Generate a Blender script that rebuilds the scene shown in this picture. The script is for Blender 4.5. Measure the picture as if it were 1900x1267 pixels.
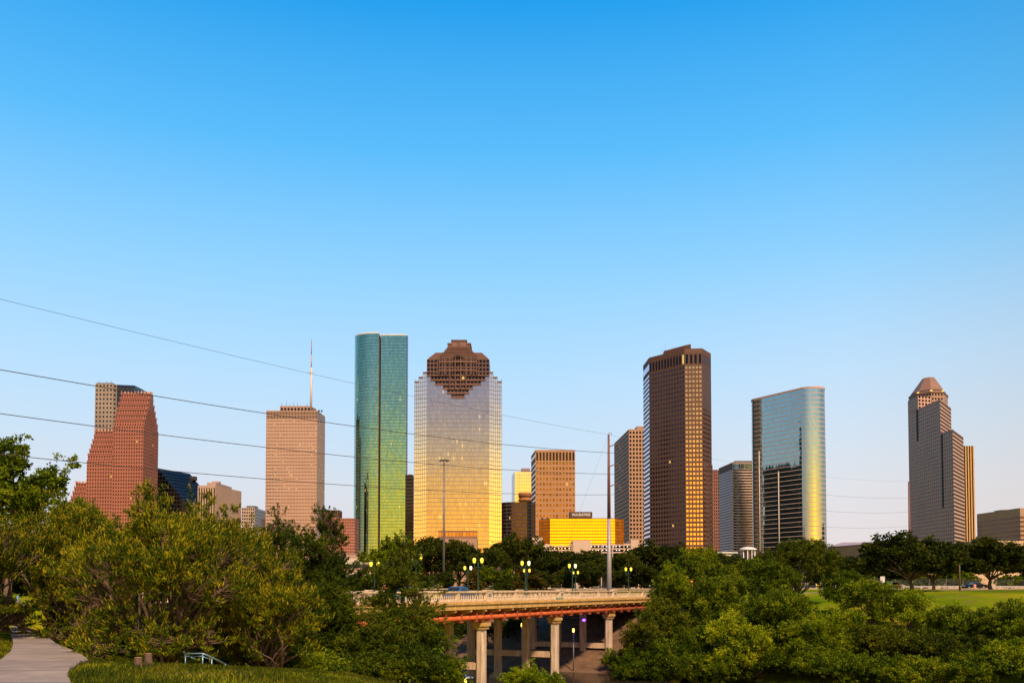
import bpy, bmesh, math, random
import numpy as np
from mathutils import Vector, Matrix
R = math.radians
SC = bpy.context.scene
COL = SC.collection
for o in list(bpy.data.objects): bpy.data.objects.remove(o)

# ------------------------------------------------------------ camera
F, CX, CY, HOR, EYE = 1680.0, 950.0, 1028.0, 1092.0, 12.0
TILT = math.atan((HOR - CY) / F); CT, ST = math.cos(TILT), math.sin(TILT)
cam = bpy.data.cameras.new('camera'); camo = bpy.data.objects.new('camera', cam); COL.objects.link(camo)
camo.location = (0, 0, EYE); camo.rotation_euler = (R(90) + TILT, 0, 0)
cam.sensor_width = 36; cam.lens = F / 1900 * 36; cam.shift_y = (CY - 633.5) / 1900
cam.clip_start = .3; cam.clip_end = 60000
SC.camera = camo
# ------------------------------------------------------------ sky, sun, exposure
SUN_EL, SUN_AZ = 46.0, 20.0            # the sun stands behind the camera, a little to the right
w = bpy.data.worlds.new('World'); SC.world = w; w.use_nodes = True
nt = w.node_tree; N = nt.nodes; L = nt.links
bg = N['Background']; bg.inputs[1].default_value = .1
def wn(t, **k):
    n = N.new(t)
    for a, b in k.items(): setattr(n, a, b)
    return n
def wm(op, a, b=None, c=None):
    n = wn('ShaderNodeMath', operation=op)
    for i, v in enumerate((a, b, c)):
        if v is None: continue
        if isinstance(v, (int, float)): n.inputs[i].default_value = v
        else: L.new(v, n.inputs[i])
    return n.outputs[0]
sky = wn('ShaderNodeTexSky', sky_type='NISHITA', sun_disc=False)
sky.sun_elevation = R(SUN_EL); sky.sun_rotation = R(180 - SUN_AZ); sky.dust_density = 2; sky.ozone_density = 3
tc = wn('ShaderNodeTexCoord'); sp = wn('ShaderNodeSeparateXYZ'); L.new(tc.outputs['Generated'], sp.inputs[0])
elev = wm('DIVIDE', wm('ARCSINE', sp.outputs[2]), math.pi / 2)
def ramp(stops):
    n = wn('ShaderNodeValToRGB'); cr = n.color_ramp
    cr.interpolation = 'LINEAR'
    while len(cr.elements) < len(stops): cr.elements.new(.5)
    for e, (p, c) in zip(cr.elements, stops): e.position = p / 90; e.color = (c[0], c[1], c[2], 1)
    L.new(elev, n.inputs[0]); return n.outputs[0]
front = ramp([(0, (.74, .63, .64)), (3, (.72, .66, .69)), (6, (.67, .71, .78)), (9, (.57, .72, .87)), (13, (.46, .705, .94)),
              (19, (.28, .62, .95)), (26, (.10, .48, .915)), (34, (.010, .32, .80)), (45, (.01, .20, .52)), (60, (.01, .09, .26))])
back = ramp([(0, (2.0, .72, .07)), (2.6, (2.0, .83, .08)), (4.5, (1.7, .80, .08)), (6.5, (1.45, .80, .16)), (9, (.95, .72, .38)),
             (12, (.58, .56, .58)), (15, (.42, .50, .66)), (20, (.27, .36, .50)), (35, (.10, .18, .30)), (90, (.02, .08, .20))])
hyp = wm('SQRT', wm('ADD', wm('MULTIPLY', sp.outputs[0], sp.outputs[0]), wm('ADD', wm('MULTIPLY', sp.outputs[1], sp.outputs[1]), 1e-6)))
GLOW_AZ = 8.0      # middle of the bright evening glow behind the camera
sx, sy = math.sin(R(GLOW_AZ)), -math.cos(R(GLOW_AZ))
caz = wm('DIVIDE', wm('ADD', wm('MULTIPLY', sp.outputs[0], sx), wm('MULTIPLY', sp.outputs[1], sy)), hyp)
wgt = wm('POWER', wm('MAXIMUM', wm('MULTIPLY_ADD', caz, .5, .5), 0.0), 1.8)
# whiter haze low in the sky towards the right
hz = wm('MULTIPLY', wm('MULTIPLY', wm('MINIMUM', wm('MAXIMUM', wm('MULTIPLY_ADD', sp.outputs[0], 1.5, -.05), 0.), 1.), wm('MAXIMUM', wm('MULTIPLY_ADD', elev, -90 / 20, 1.), 0.)), .85)
fx = wn('ShaderNodeMix', data_type='RGBA'); L.new(hz, fx.inputs[0]); L.new(front, fx.inputs[6]); fx.inputs[7].default_value = (.80, .74, .715, 1); front = fx.outputs[2]
glow = wm('MULTIPLY', wm('POWER', wm('MAXIMUM', caz, 0.), 26.), wm('MAXIMUM', wm('MULTIPLY_ADD', elev, -90 / 11, 1.), 0.))
bx = wn('ShaderNodeVectorMath', operation='SCALE'); L.new(back, bx.inputs[0]); L.new(wm('MULTIPLY_ADD', glow, .8, 1.), bx.inputs['Scale']); back = bx.outputs[0]
side = wm('MINIMUM', wm('MULTIPLY_ADD', wm('MULTIPLY', caz, caz), .62, .52), 1.0)
mx = wn('ShaderNodeMix', data_type='RGBA'); L.new(wgt, mx.inputs[0]); L.new(front, mx.inputs[6]); L.new(back, mx.inputs[7])
sc10 = wn('ShaderNodeVectorMath', operation='SCALE'); L.new(wm('MULTIPLY', side, 10.6), sc10.inputs['Scale']); L.new(mx.outputs[2], sc10.inputs[0])
scn = wn('ShaderNodeVectorMath', operation='SCALE'); scn.inputs['Scale'].default_value = .03; L.new(sky.outputs[0], scn.inputs[0])
ad = wn('ShaderNodeVectorMath', operation='ADD'); L.new(sc10.outputs[0], ad.inputs[0]); L.new(scn.outputs[0], ad.inputs[1])
L.new(ad.outputs[0], bg.inputs[0])
sl = bpy.data.lights.new('sun', 'SUN'); sl.energy = 5.0; sl.angle = R(5); sl.color = (1, .70, .46)
so = bpy.data.objects.new('sun', sl); COL.objects.link(so)
so.rotation_euler = Vector((-math.sin(R(SUN_AZ)) * math.cos(R(SUN_EL)), math.cos(R(SUN_AZ)) * math.cos(R(SUN_EL)), -math.sin(R(SUN_EL)))).to_track_quat('-Z', 'Y').to_euler()
SC.view_settings.view_transform = 'Standard'; SC.view_settings.look = 'None'; SC.view_settings.exposure = 0; SC.view_settings.gamma = 1

# ------------------------------------------------------------ helpers
def at(px, py, D):
    "the point at distance D (metres along y) seen at photo pixel px, py"
    a = (px - CX) / F; b = -(py - CY) / F; t = D / (CT - ST * b)
    return Vector((a * t, D, EYE + (ST + CT * b) * t))
def corner(px, py, H):
    "plan position of a roof corner H metres above the eye seen at px, py"
    a = (px - CX) / F; b = -(py - CY) / F; t = H / (ST + CT * b)
    return (a * t, (CT - ST * b) * t)
def tag(o, label=None, cat=None, group=None, kind=None):
    for k, v in (('label', label), ('category', cat), ('group', group), ('kind', kind)):
        if v: o[k] = v
    return o
def empty(name, loc, label, cat, group=None, rz=0):
    o = bpy.data.objects.new(name, None); COL.objects.link(o); o.location = loc; o.rotation_euler = (0, 0, rz); o.empty_display_size = .2
    return tag(o, label, cat, group)
def copy_tree(o, parent=None):
    c = o.copy(); COL.objects.link(c); c.parent = parent
    for ch in list(o.children): copy_tree(ch, c)
    return c
def link(name, me, parent=None, loc=None):
    o = bpy.data.objects.new(name, me); COL.objects.link(o)
    if parent: o.parent = parent
    if loc is not None: o.location = loc
    return o
class MB:
    def __init__(s, org=(0, 0, 0)): s.v = []; s.f = []; s.m = []; s.uv = []; s.sm = []; s.o = Vector(org)
    def poly(s, pts, m=0, uvs=None, smooth=False):
        i = len(s.v); s.v += [tuple(Vector(p) - s.o) for p in pts]; n = len(pts)
        s.f.append(tuple(range(i, i + n))); s.m.append(m); s.uv += (uvs or [(0, 0)] * n); s.sm.append(smooth)
    def wall(s, p, q, z0, z1, m=0, pu=3, pv=3.5, u0=None, zr=None, n=None, smooth=False):
        ln = math.hypot(q[0] - p[0], q[1] - p[1])
        if u0 is None: ua, ub = 0, (n or max(1, round(ln / pu)))
        else: ua, ub = u0 / pu, (u0 + ln) / pu
        zr = z1 if zr is None else zr
        va, vb = (z0 - zr) / pv, (z1 - zr) / pv
        s.poly([(p[0], p[1], z0), (q[0], q[1], z0), (q[0], q[1], z1), (p[0], p[1], z1)], m, [(ua, va), (ub, va), (ub, vb), (ua, vb)], smooth)
    def prism(s, pts, z0, z1, m=0, pu=3, pv=3.5, top=None, mats=None, cont=False, zr=None, bottom=False, smooth=False):
        pts = [tuple(p[:2]) for p in pts]
        mats = list(mats) if mats else [m] * len(pts)
        A = sum(a[0] * b[1] - b[0] * a[1] for a, b in zip(pts, pts[1:] + pts[:1]))
        if A < 0:
            pts = pts[::-1]; mats = mats[:-1][::-1] + mats[-1:]
        u = 0
        for k, (a, b) in enumerate(zip(pts, pts[1:] + pts[:1])):
            s.wall(a, b, z0, z1, mats[k], pu, pv, u if cont else None, zr, smooth=smooth); u += math.hypot(b[0] - a[0], b[1] - a[1])
        if top is not None: s.poly([(p[0], p[1], z1) for p in pts], top)
        if bottom: s.poly([(p[0], p[1], z0) for p in pts[::-1]], top if top is not None else m)
        return s
    def box(s, c, d, m=0, rz=0, axes=None):
        hx, hy, hz = d[0] / 2, d[1] / 2, d[2] / 2
        if axes is None: axes = (Vector((math.cos(rz), math.sin(rz), 0)), Vector((-math.sin(rz), math.cos(rz), 0)), Vector((0, 0, 1)))
        c = Vector(c); P = lambda i, j, k: c + axes[0] * (i * hx) + axes[1] * (j * hy) + axes[2] * (k * hz)
        for q in (((-1,-1,-1),(-1,1,-1),(1,1,-1),(1,-1,-1)), ((-1,-1,1),(1,-1,1),(1,1,1),(-1,1,1)), ((-1,-1,-1),(1,-1,-1),(1,-1,1),(-1,-1,1)),
                  ((1,-1,-1),(1,1,-1),(1,1,1),(1,-1,1)), ((1,1,-1),(-1,1,-1),(-1,1,1),(1,1,1)), ((-1,1,-1),(-1,-1,-1),(-1,-1,1),(-1,1,1))):
            pp = [P(*t) for t in q]
            w_, h_ = (pp[1] - pp[0]).length, (pp[3] - pp[0]).length
            s.poly(pp, m, [(0, 0), (w_, 0), (w_, h_), (0, h_)])
        return s
    def tube(s, path, rad, n=8, m=0, cap=True):
        path = [Vector(p) for p in path]; k = len(path)
        rad = [rad] * k if isinstance(rad, (int, float)) else list(rad)
        rings = []
        ref = Vector((0, 0, 1))
        for i, p in enumerate(path):
            d = (path[min(i + 1, k - 1)] - path[max(i - 1, 0)]).normalized()
            if abs(d.dot(ref)) > .95: ref = Vector((1, 0, 0)) if abs(d.x) < .9 else Vector((0, 1, 0))
            x = d.cross(ref).normalized(); y = d.cross(x).normalized()
            rings.append([p + (x * math.cos(2 * math.pi * j / n) + y * math.sin(2 * math.pi * j / n)) * rad[i] for j in range(n)])
        base = len(s.v); s.v += [tuple(q - s.o) for r in rings for q in r]
        for i in range(k - 1):
            for j in range(n):
                a = base + i * n + j; b = base + i * n + (j + 1) % n
                s.f.append((a, a + n, b + n, b)); s.m.append(m); s.uv += [(0, 0)] * 4; s.sm.append(True)
        if cap:
            s.f.append(tuple(base + j for j in range(n))); s.m.append(m); s.uv += [(0, 0)] * n; s.sm.append(False)
            s.f.append(tuple(base + (k - 1) * n + j for j in range(n))[::-1]); s.m.append(m); s.uv += [(0, 0)] * n; s.sm.append(False)
        return s
    def lathe(s, prof, c=(0, 0, 0), n=12, m=0):
        base = len(s.v); c = Vector(c)
        for r, z in prof:
            for j in range(n): s.v.append(tuple(c + Vector((r * math.cos(2 * math.pi * j / n), r * math.sin(2 * math.pi * j / n), z)) - s.o))
        for i in range(len(prof) - 1):
            for j in range(n):
                a = base + i * n + j; b = base + i * n + (j + 1) % n
                s.f.append((a, b, b + n, a + n)); s.m.append(m); s.uv += [(0, 0)] * 4; s.sm.append(True)
        return s
    def mesh(s, name, mats):
        me = bpy.data.meshes.new(name); me.from_pydata(s.v, [], s.f)
        ul = me.uv_layers.new(name='UVMap')
        ul.data.foreach_set('uv', np.array(s.uv, dtype=np.float32).ravel())
        for mt in (mats if isinstance(mats, (list, tuple)) else [mats]): me.materials.append(mt)
        me.polygons.foreach_set('material_index', np.array(s.m, dtype=np.int32))
        me.polygons.foreach_set('use_smooth', np.array(s.sm, dtype=bool))
        me.update(); return me
    def build(s, name, mats, parent=None, loc=None):
        return link(name, s.mesh(name, mats), parent, loc if loc is not None else (None if parent else s.o))

def build_each(mb, name, mats, parent):
    "every separate piece of mb becomes a part of its own"
    par = list(range(len(mb.v)))
    def fd(i):
        while par[i] != i: par[i] = par[par[i]]; i = par[i]
        return i
    for f in mb.f:
        for k in f[1:]: par[fd(k)] = fd(f[0])
    # boxes and prisms add one polygon at a time: join polygons that share a corner point
    key = {}
    for i, v in enumerate(mb.v):
        q = (round(v[0], 3), round(v[1], 3), round(v[2], 3))
        if q in key: par[fd(i)] = fd(key[q])
        else: key[q] = i
    off = np.cumsum([0] + [len(f) for f in mb.f]); grp = {}
    for n_, f in enumerate(mb.f): grp.setdefault(fd(f[0]), []).append(n_)
    out = []
    for fs in grp.values():
        q = MB(); 
        for n_ in fs:
            f = mb.f[n_]; i = len(q.v); q.v += [mb.v[k] for k in f]; q.f.append(tuple(range(i, i + len(f)))); q.m.append(mb.m[n_]); q.uv += mb.uv[off[n_]:off[n_ + 1]]; q.sm.append(mb.sm[n_])
        o = q.build(name, mats, parent, (0, 0, 0))
        if any(q.sm):
            bm = bmesh.new(); bm.from_mesh(o.data); bmesh.ops.remove_doubles(bm, verts=bm.verts, dist=.0005); bm.to_mesh(o.data); bm.free()
        out.append(o)
    return out

# ------------------------------------------------------------ materials
MATS = {}
class G:
    "small node-building helper on one material"
    def __init__(s, name):
        s.mat = bpy.data.materials.new(name); s.mat.use_nodes = True; s.t = s.mat.node_tree; s.N = s.t.nodes; s.L = s.t.links
        s.p = s.N['Principled BSDF']; s.out = s.N['Material Output']
    def n(s, t, **k):
        x = s.N.new(t)
        for a, b in k.items(): setattr(x, a, b)
        return x
    def set(s, sock, v):
        if hasattr(v, 'is_output'): s.L.new(v, sock)
        else:
            if isinstance(v, (tuple, list)) and len(v) == 3 and len(sock.default_value) == 4: v = tuple(v) + (1,)
            sock.default_value = v
    def math(s, op, a, b=None, c=None):
        x = s.n('ShaderNodeMath', operation=op)
        for i, v in enumerate((a, b, c)):
            if v is not None: s.set(x.inputs[i], v)
        return x.outputs[0]
    def mix(s, f, a, b, blend='MIX'):
        x = s.n('ShaderNodeMix', data_type='RGBA', blend_type=blend); s.set(x.inputs[0], f); s.set(x.inputs[6], a); s.set(x.inputs[7], b); return x.outputs[2]
    def noise(s, scale, det=4, vec=None, rough=.55, coord='Object'):
        x = s.n('ShaderNodeTexNoise'); x.inputs['Scale'].default_value = scale; x.inputs['Detail'].default_value = det; x.inputs['Roughness'].default_value = rough
        if vec is None: vec = s.n('ShaderNodeTexCoord').outputs[coord]
        s.L.new(vec, x.inputs['Vector']); return x.outputs[0]
    def ramp(s, f, stops):
        x = s.n('ShaderNodeValToRGB'); cr = x.color_ramp
        while len(cr.elements) < len(stops): cr.elements.new(.5)
        for e, (p, c) in zip(cr.elements, stops): e.position = p; e.color = tuple(c) + (1,)
        s.L.new(f, x.inputs[0]); return x.outputs[0]
    def bump(s, h, strength=.3, dist=.1):
        x = s.n('ShaderNodeBump'); x.inputs['Strength'].default_value = strength; x.inputs['Distance'].default_value = dist; s.L.new(h, x.inputs['Height']); return x.outputs[0]
def mat(name, col, rough=.7, metal=0, var=.25, scale=1.0, bump=0, emit=None, spec=.5, dark=None, streak=False):
    if name in MATS: return MATS[name]
    g = G(name); p = g.p
    vec = None
    if streak:
        mp = g.n('ShaderNodeMapping'); mp.inputs['Scale'].default_value = (3, 3, .35); g.L.new(g.n('ShaderNodeTexCoord').outputs['Object'], mp.inputs[0]); vec = mp.outputs[0]
    nz = g.noise(scale, 6, vec, .65)
    c0 = tuple(x * (1 - var) for x in (dark or col)); c1 = tuple(min(1, x * (1 + var)) for x in col)
    g.set(p.inputs['Base Color'], g.ramp(nz, [(.3, c0), (.7, c1)]))
    p.inputs['Roughness'].default_value = rough; p.inputs['Metallic'].default_value = metal; p.inputs['Specular IOR Level'].default_value = spec
    if bump: g.set(p.inputs['Normal'], g.bump(g.noise(scale * 6, 5), bump, .05))
    if emit: g.set(p.inputs['Emission Color'], emit[0]); p.inputs['Emission Strength'].default_value = emit[1]
    MATS[name] = g.mat; return g.mat
def fac(name, wall, glass, wu=(.2, .8), wv=(.25, .8), wall_metal=0, wall_rough=.75, rough=.06, var=.35, wob=.0, lit=0, litc=(1, .62, .16), lits=.75, wvar=.12, wall2=None, wall2v=None, spec=.4):
    "facade: bays along u, storeys along v; a window pane in each bay, the wall or the mullions round it"
    g = G(name); p = g.p
    uv = g.n('ShaderNodeUVMap'); uv.uv_map = 'UVMap'
    sp = g.n('ShaderNodeSeparateXYZ'); g.L.new(uv.outputs[0], sp.inputs[0])
    fu, fv = g.math('FRACT', sp.outputs[0]), g.math('FRACT', sp.outputs[1])
    iu, iv = g.math('FLOOR', sp.outputs[0]), g.math('FLOOR', sp.outputs[1])
    cb = g.n('ShaderNodeCombineXYZ'); g.L.new(iu, cb.inputs[0]); g.L.new(iv, cb.inputs[1])
    wn_ = g.n('ShaderNodeTexWhiteNoise', noise_dimensions='3D'); g.L.new(cb.outputs[0], wn_.inputs['Vector'])
    rnd, rcol = wn_.outputs['Value'], wn_.outputs['Color']
    m = g.math('MULTIPLY', g.math('MULTIPLY', g.math('GREATER_THAN', fu, wu[0]), g.math('LESS_THAN', fu, wu[1])),
               g.math('MULTIPLY', g.math('GREATER_THAN', fv, wv[0]), g.math('LESS_THAN', fv, wv[1])))
    nz = g.noise(.04, 5)
    wc = g.ramp(nz, [(.3, tuple(x * (1 - wvar) for x in wall)), (.7, tuple(min(1, x * (1 + wvar)) for x in wall))])
    if wall2:  # a second colour for the spandrel band
        b2 = g.math('MULTIPLY', g.math('GREATER_THAN', fv, wall2v[0]), g.math('LESS_THAN', fv, wall2v[1])); wc = g.mix(b2, wc, wall2)
    gl = g.mix(g.math('MULTIPLY', rnd, var), glass, tuple(x * .12 for x in glass))
    g.set(p.inputs['Base Color'], wc); p.inputs['Roughness'].default_value = wall_rough; p.inputs['Metallic'].default_value = wall_metal; p.inputs['Specular IOR Level'].default_value = spec
    q = g.n('ShaderNodeBsdfPrincipled'); g.set(q.inputs['Base Color'], gl); q.inputs['Metallic'].default_value = 1; q.inputs['Roughness'].default_value = rough
    if wob:
        v1 = g.n('ShaderNodeVectorMath', operation='SUBTRACT'); g.L.new(rcol, v1.inputs[0]); v1.inputs[1].default_value = (.5, .5, .5)
        nc = g.n('ShaderNodeTexNoise'); nc.inputs['Scale'].default_value = .16; nc.inputs['Detail'].default_value = 2; g.L.new(g.n('ShaderNodeTexCoord').outputs['Object'], nc.inputs['Vector'])
        v1b = g.n('ShaderNodeVectorMath', operation='SUBTRACT'); g.L.new(nc.outputs[1], v1b.inputs[0]); v1b.inputs[1].default_value = (.5, .5, .5)
        v2 = g.n('ShaderNodeVectorMath', operation='SCALE'); v2.inputs['Scale'].default_value = wob; g.L.new(v1.outputs[0], v2.inputs[0])
        v2b = g.n('ShaderNodeVectorMath', operation='SCALE'); v2b.inputs['Scale'].default_value = wob * 1.6; g.L.new(v1b.outputs[0], v2b.inputs[0])
        v3 = g.n('ShaderNodeVectorMath', operation='ADD'); g.L.new(v2.outputs[0], v3.inputs[0]); g.L.new(v2b.outputs[0], v3.inputs[1])
        v4 = g.n('ShaderNodeVectorMath', operation='ADD'); g.L.new(v3.outputs[0], v4.inputs[0]); g.L.new(g.n('ShaderNodeNewGeometry').outputs['Normal'], v4.inputs[1])
        v5 = g.n('ShaderNodeVectorMath', operation='NORMALIZE'); g.L.new(v4.outputs[0], v5.inputs[0]); g.L.new(v5.outputs[0], q.inputs['Normal'])
    if lit:
        # lamps left on behind some panes, in runs along a storey
        c2 = g.n('ShaderNodeCombineXYZ'); g.L.new(g.math('MULTIPLY', iu, .22), c2.inputs[0]); g.L.new(g.math('MULTIPLY', iv, 3.7), c2.inputs[1])
        run = g.noise(1.0, 1, c2.outputs[0])
        on = g.math('MULTIPLY', g.math('GREATER_THAN', run, .6), g.math('GREATER_THAN', rnd, 1 - lit))
        g.set(q.inputs['Emission Color'], litc); g.set(q.inputs['Emission Strength'], g.math('MULTIPLY', on, lits))
    ms = g.n('ShaderNodeMixShader'); g.L.new(m, ms.inputs[0]); g.L.new(p.outputs[0], ms.inputs[1]); g.L.new(q.outputs[0], ms.inputs[2]); g.L.new(ms.outputs[0], g.out.inputs[0])
    return g.mat
def leafmat(name, stops, trans=.24, rough=.55):
    g = G(name)
    rnd = g.n('ShaderNodeNewGeometry').outputs['Random Per Island']
    nz = g.noise(.55, 3)
    f = g.math('ADD', g.math('MULTIPLY', rnd, .5), g.math('MULTIPLY_ADD', nz, 1.8, -.70))
    f = g.math('ADD', f, g.math('MULTIPLY_ADD', g.n('ShaderNodeObjectInfo').outputs['Random'], .30, -.15))
    k = len(stops); c = g.ramp(f, [(.15 + .75 * i / (k - 1), s_) for i, s_ in enumerate(stops)])
    g.set(g.p.inputs['Base Color'], c); g.p.inputs['Roughness'].default_value = rough; g.p.inputs['Specular IOR Level'].default_value = .06
    tr = g.n('ShaderNodeBsdfTranslucent'); g.L.new(c, tr.inputs[0])
    ms = g.n('ShaderNodeMixShader'); ms.inputs[0].default_value = trans; g.L.new(g.p.outputs[0], ms.inputs[1]); g.L.new(tr.outputs[0], ms.inputs[2]); g.L.new(ms.outputs[0], g.out.inputs[0])
    return g.mat

CONC = mat('concrete', (.36, .31, .26), .85, var=.3, scale=.6, bump=.3)
ROOF = mat('roof_grey', (.16, .15, .15), .9, scale=.2)
STEEL = mat('grey_steel', (.32, .31, .32), .45, metal=.6, scale=2)
DSTEEL = mat('dark_steel', (.06, .06, .065), .5, metal=.5, scale=2)
WHITE = mat('white_paint', (.72, .71, .70), .5, scale=1)

# ------------------------------------------------------------ ground
def sval(x, y):
    s = (x + 12.3) * .447 + (y - 73) * .894
    s = s - np.maximum(0, -22 - x) * 1.35
    s = s + np.clip(x + 9, 0, 30) * 1.4 * np.clip((8 - s) / 40, 0, 1)
    return s + np.where(s > 28, np.maximum(0, x - 22) * .35, 0)
SX = [-500, -36, -20, 22, 27, 46, 52, 74, 119, 150, 2000]; SZ = [9.2, 9.2, 7.4, .8, .3, .3, .9, 8.5, 11.2, 11.9, 11.9]
def ground(x, y):
    x = np.asarray(x, float); y = np.asarray(y, float)
    z = np.interp(sval(x, y), SX, SZ)
    f = np.clip((y - 165) / 40, 0, 1); f = f * f * (3 - 2 * f)
    z = z * (1 - f) + 11.9 * f
    z = z + .12 * np.sin(x * .31 + y * .17) * np.sin(y * .23 - x * .11) * np.clip((z - 1.5) / 6, 0, 1) * np.clip((8.9 - z) / 1.5, 0, 1)
    return z
def gz(x, y): return float(ground(x, y))
def axis(lo, hi, step, far):
    a = list(np.arange(lo, hi + .01, step)); d = step
    up, dn = [], []
    v = hi
    while v < far: d *= 1.35; v += d; up.append(v)
    d = step; v = lo
    while v > -far: d *= 1.35; v -= d; dn.append(v)
    return np.array(dn[::-1] + a + up)
xs, ys = axis(-110, 150, 2, 30000), axis(-20, 220, 2, 30000)
XX, YY = np.meshgrid(xs, ys); ZZ = ground(XX, YY)
nx, ny = len(xs), len(ys)
idx = np.arange(nx * ny).reshape(ny, nx)
me = bpy.data.meshes.new('ground')
me.from_pydata(np.stack([XX, YY, ZZ], -1).reshape(-1, 3).tolist(), [], np.stack([idx[:-1, :-1], idx[:-1, 1:], idx[1:, 1:], idx[1:, :-1]], -1).reshape(-1, 4).tolist())
g = G('ground_grass')
n1, n2, n3 = g.noise(.06, 4), g.noise(.9, 6), g.noise(9, 3)
c = g.ramp(n1, [(.36, (.12, .20, .005)), (.50, (.24, .30, .008)), (.64, (.42, .36, .016))]); c = g.mix(g.math('MULTIPLY', n2, .5), c, (.05, .10, .008))
c = g.mix(g.ramp(g.noise(.35, 5), [(.56, (0, 0, 0)), (.68, (.8, .8, .8))]), c, (.20, .13, .06))
g.set(g.p.inputs['Base Color'], c); g.p.inputs['Roughness'].default_value = 1; g.p.inputs['Specular IOR Level'].default_value = 0
g.set(g.p.inputs['Normal'], g.bump(n3, .8, .15))
me.materials.append(g.mat); me.polygons.foreach_set('use_smooth', [True] * len(me.polygons))
tag(link('ground', me), kind='structure')
# water
wb = MB(); wb.poly([(-260, -60, 1.0), (240, -60, 1.0), (240, 230, 1.0), (-260, 230, 1.0)])
g = G('bayou_water'); g.set(g.p.inputs['Base Color'], (.035, .028, .016)); g.p.inputs['Roughness'].default_value = .12; g.p.inputs['Specular IOR Level'].default_value = .18
g.set(g.p.inputs['Normal'], g.bump(g.noise(1.5, 4), .25, .05))
tag(wb.build('water', g.mat), kind='structure')
# footpath, drawn from its two edges on the level bank
PZ = 9.235
def flat(px, py, z=PZ):
    b = -(py - CY) / F; k = ST + CT * b; t = (z - EYE) / k
    return ((px - CX) / F * t, (CT - ST * b) * t)
rgt = [(180, 1330), (133, 1268), (126, 1254), (131, 1241), (146, 1231), (164, 1223.5), (152, 1214), (137, 1206), (108, 1195), (96, 1187), (85, 1176), (66, 1168), (45, 1160.5), (44, 1150), (46, 1143)]
lft = [(-190, 1330), (-120, 1268), (-90, 1254), (-60, 1241), (-25, 1231), (0, 1223.5), (12, 1214), (21, 1206), (24, 1195), (24, 1187), (20, 1176), (17, 1168), (24, 1160.5), (30, 1150), (34, 1143)]
pb = MB()
for i in range(len(rgt) - 1):
    a, b_, c_, d_ = flat(*lft[i]), flat(*rgt[i]), flat(*rgt[i + 1]), flat(*lft[i + 1])
    n = 6
    for k in range(n):
        q = lambda P, Q, t: (P[0] + (Q[0] - P[0]) * t, P[1] + (Q[1] - P[1]) * t)
        pts = [q(a, b_, k / n), q(a, b_, (k + 1) / n), q(d_, c_, (k + 1) / n), q(d_, c_, k / n)]
        pb.poly([(p[0], p[1], max(PZ, gz(*p) + .03)) for p in pts])
for e in (rgt, lft):  # slab edge
    for i in range(len(e) - 1):
        p, q_ = flat(*e[i]), flat(*e[i + 1]); zp, zq = max(PZ, gz(*p) + .03), max(PZ, gz(*q_) + .03)
        pb.poly([(p[0], p[1], zp - .25), (q_[0], q_[1], zq - .25), (q_[0], q_[1], zq), (p[0], p[1], zp)])
g = G('path_concrete'); n1, n2 = g.noise(.5, 6, rough=.7), g.noise(22, 3)
sp_ = g.n('ShaderNodeSeparateXYZ'); g.L.new(g.n('ShaderNodeTexCoord').outputs['Object'], sp_.inputs[0])
jt = g.math('LESS_THAN', g.math('FRACT', g.math('MULTIPLY', sp_.outputs[1], .26)), .03)
c = g.ramp(n1, [(.3, (.22, .175, .15)), (.7, (.43, .35, .30))]); c = g.mix(g.math('MULTIPLY', n2, .3), c, (.2, .17, .15)); c = g.mix(jt, c, (.08, .07, .06))
g.set(g.p.inputs['Base Color'], c); g.p.inputs['Roughness'].default_value = .9; g.set(g.p.inputs['Normal'], g.bump(n2, .3, .02))
tag(pb.build('path', g.mat), kind='structure')
# parkway on the far bank with kerb, sidewalk and painted lines
ASPH = mat('asphalt', (.16, .15, .15), .85, var=.2, scale=.4)
PAVE = mat('sidewalk_concrete', (.42, .33, .25), .9, var=.15, scale=.5)
rd = MB(); rd.box((150, 200, 11.93), (420, 17, .1)); tag(rd.build('road', ASPH), kind='structure')
pl = MB()
for k in range(38): pl.box((-50 + k * 9, 200, 11.987), (3, .15, .006))
tag(pl.build('road_markings', WHITE), kind='structure')
sw = MB()
pp = [(x, 158 + 3.0 * math.sin(x * .02)) for x in range(48, 150, 3)]
for a, b_ in zip(pp, pp[1:]):
    P = [(a[0], a[1], 0), (b_[0], b_[1], 0), (b_[0], b_[1] + 2.2, 0), (a[0], a[1] + 2.2, 0)]
    sw.poly([(p[0], p[1], gz(p[0], p[1]) + .05) for p in P])
tag(sw.build('sidewalk', PAVE), kind='structure')
kb = MB(); kb.box((150, 191.3, 11.97), (420, .3, .26)); tag(kb.build('kerb', PAVE), kind='structure')
# bare clay and concrete bank under the bridge
bk = MB(); ts = np.linspace(47, 79, 17); us = np.linspace(-9, 26, 19)
def brp(s, w_): return (-12.3 + .447 * s - .894 * w_, 73 + .894 * s + .447 * w_)
for i in range(16):
    for j in range(18):
        P = [brp(ts[i], us[j]), brp(ts[i + 1], us[j]), brp(ts[i + 1], us[j + 1]), brp(ts[i], us[j + 1])]
        bk.poly([(p[0], p[1], gz(*p) + .08) for p in P][::-1], 0, None, True)
g = G('bank_clay'); n1 = g.noise(.5, 6, rough=.7); c = g.ramp(n1, [(.3, (.10, .055, .028)), (.7, (.25, .15, .08))]); g.set(g.p.inputs['Base Color'], c); g.p.inputs['Roughness'].default_value = .95
g.set(g.p.inputs['Normal'], g.bump(g.noise(2.5, 6), .9, .3)); tag(bk.build('bank', g.mat), kind='structure')

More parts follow.
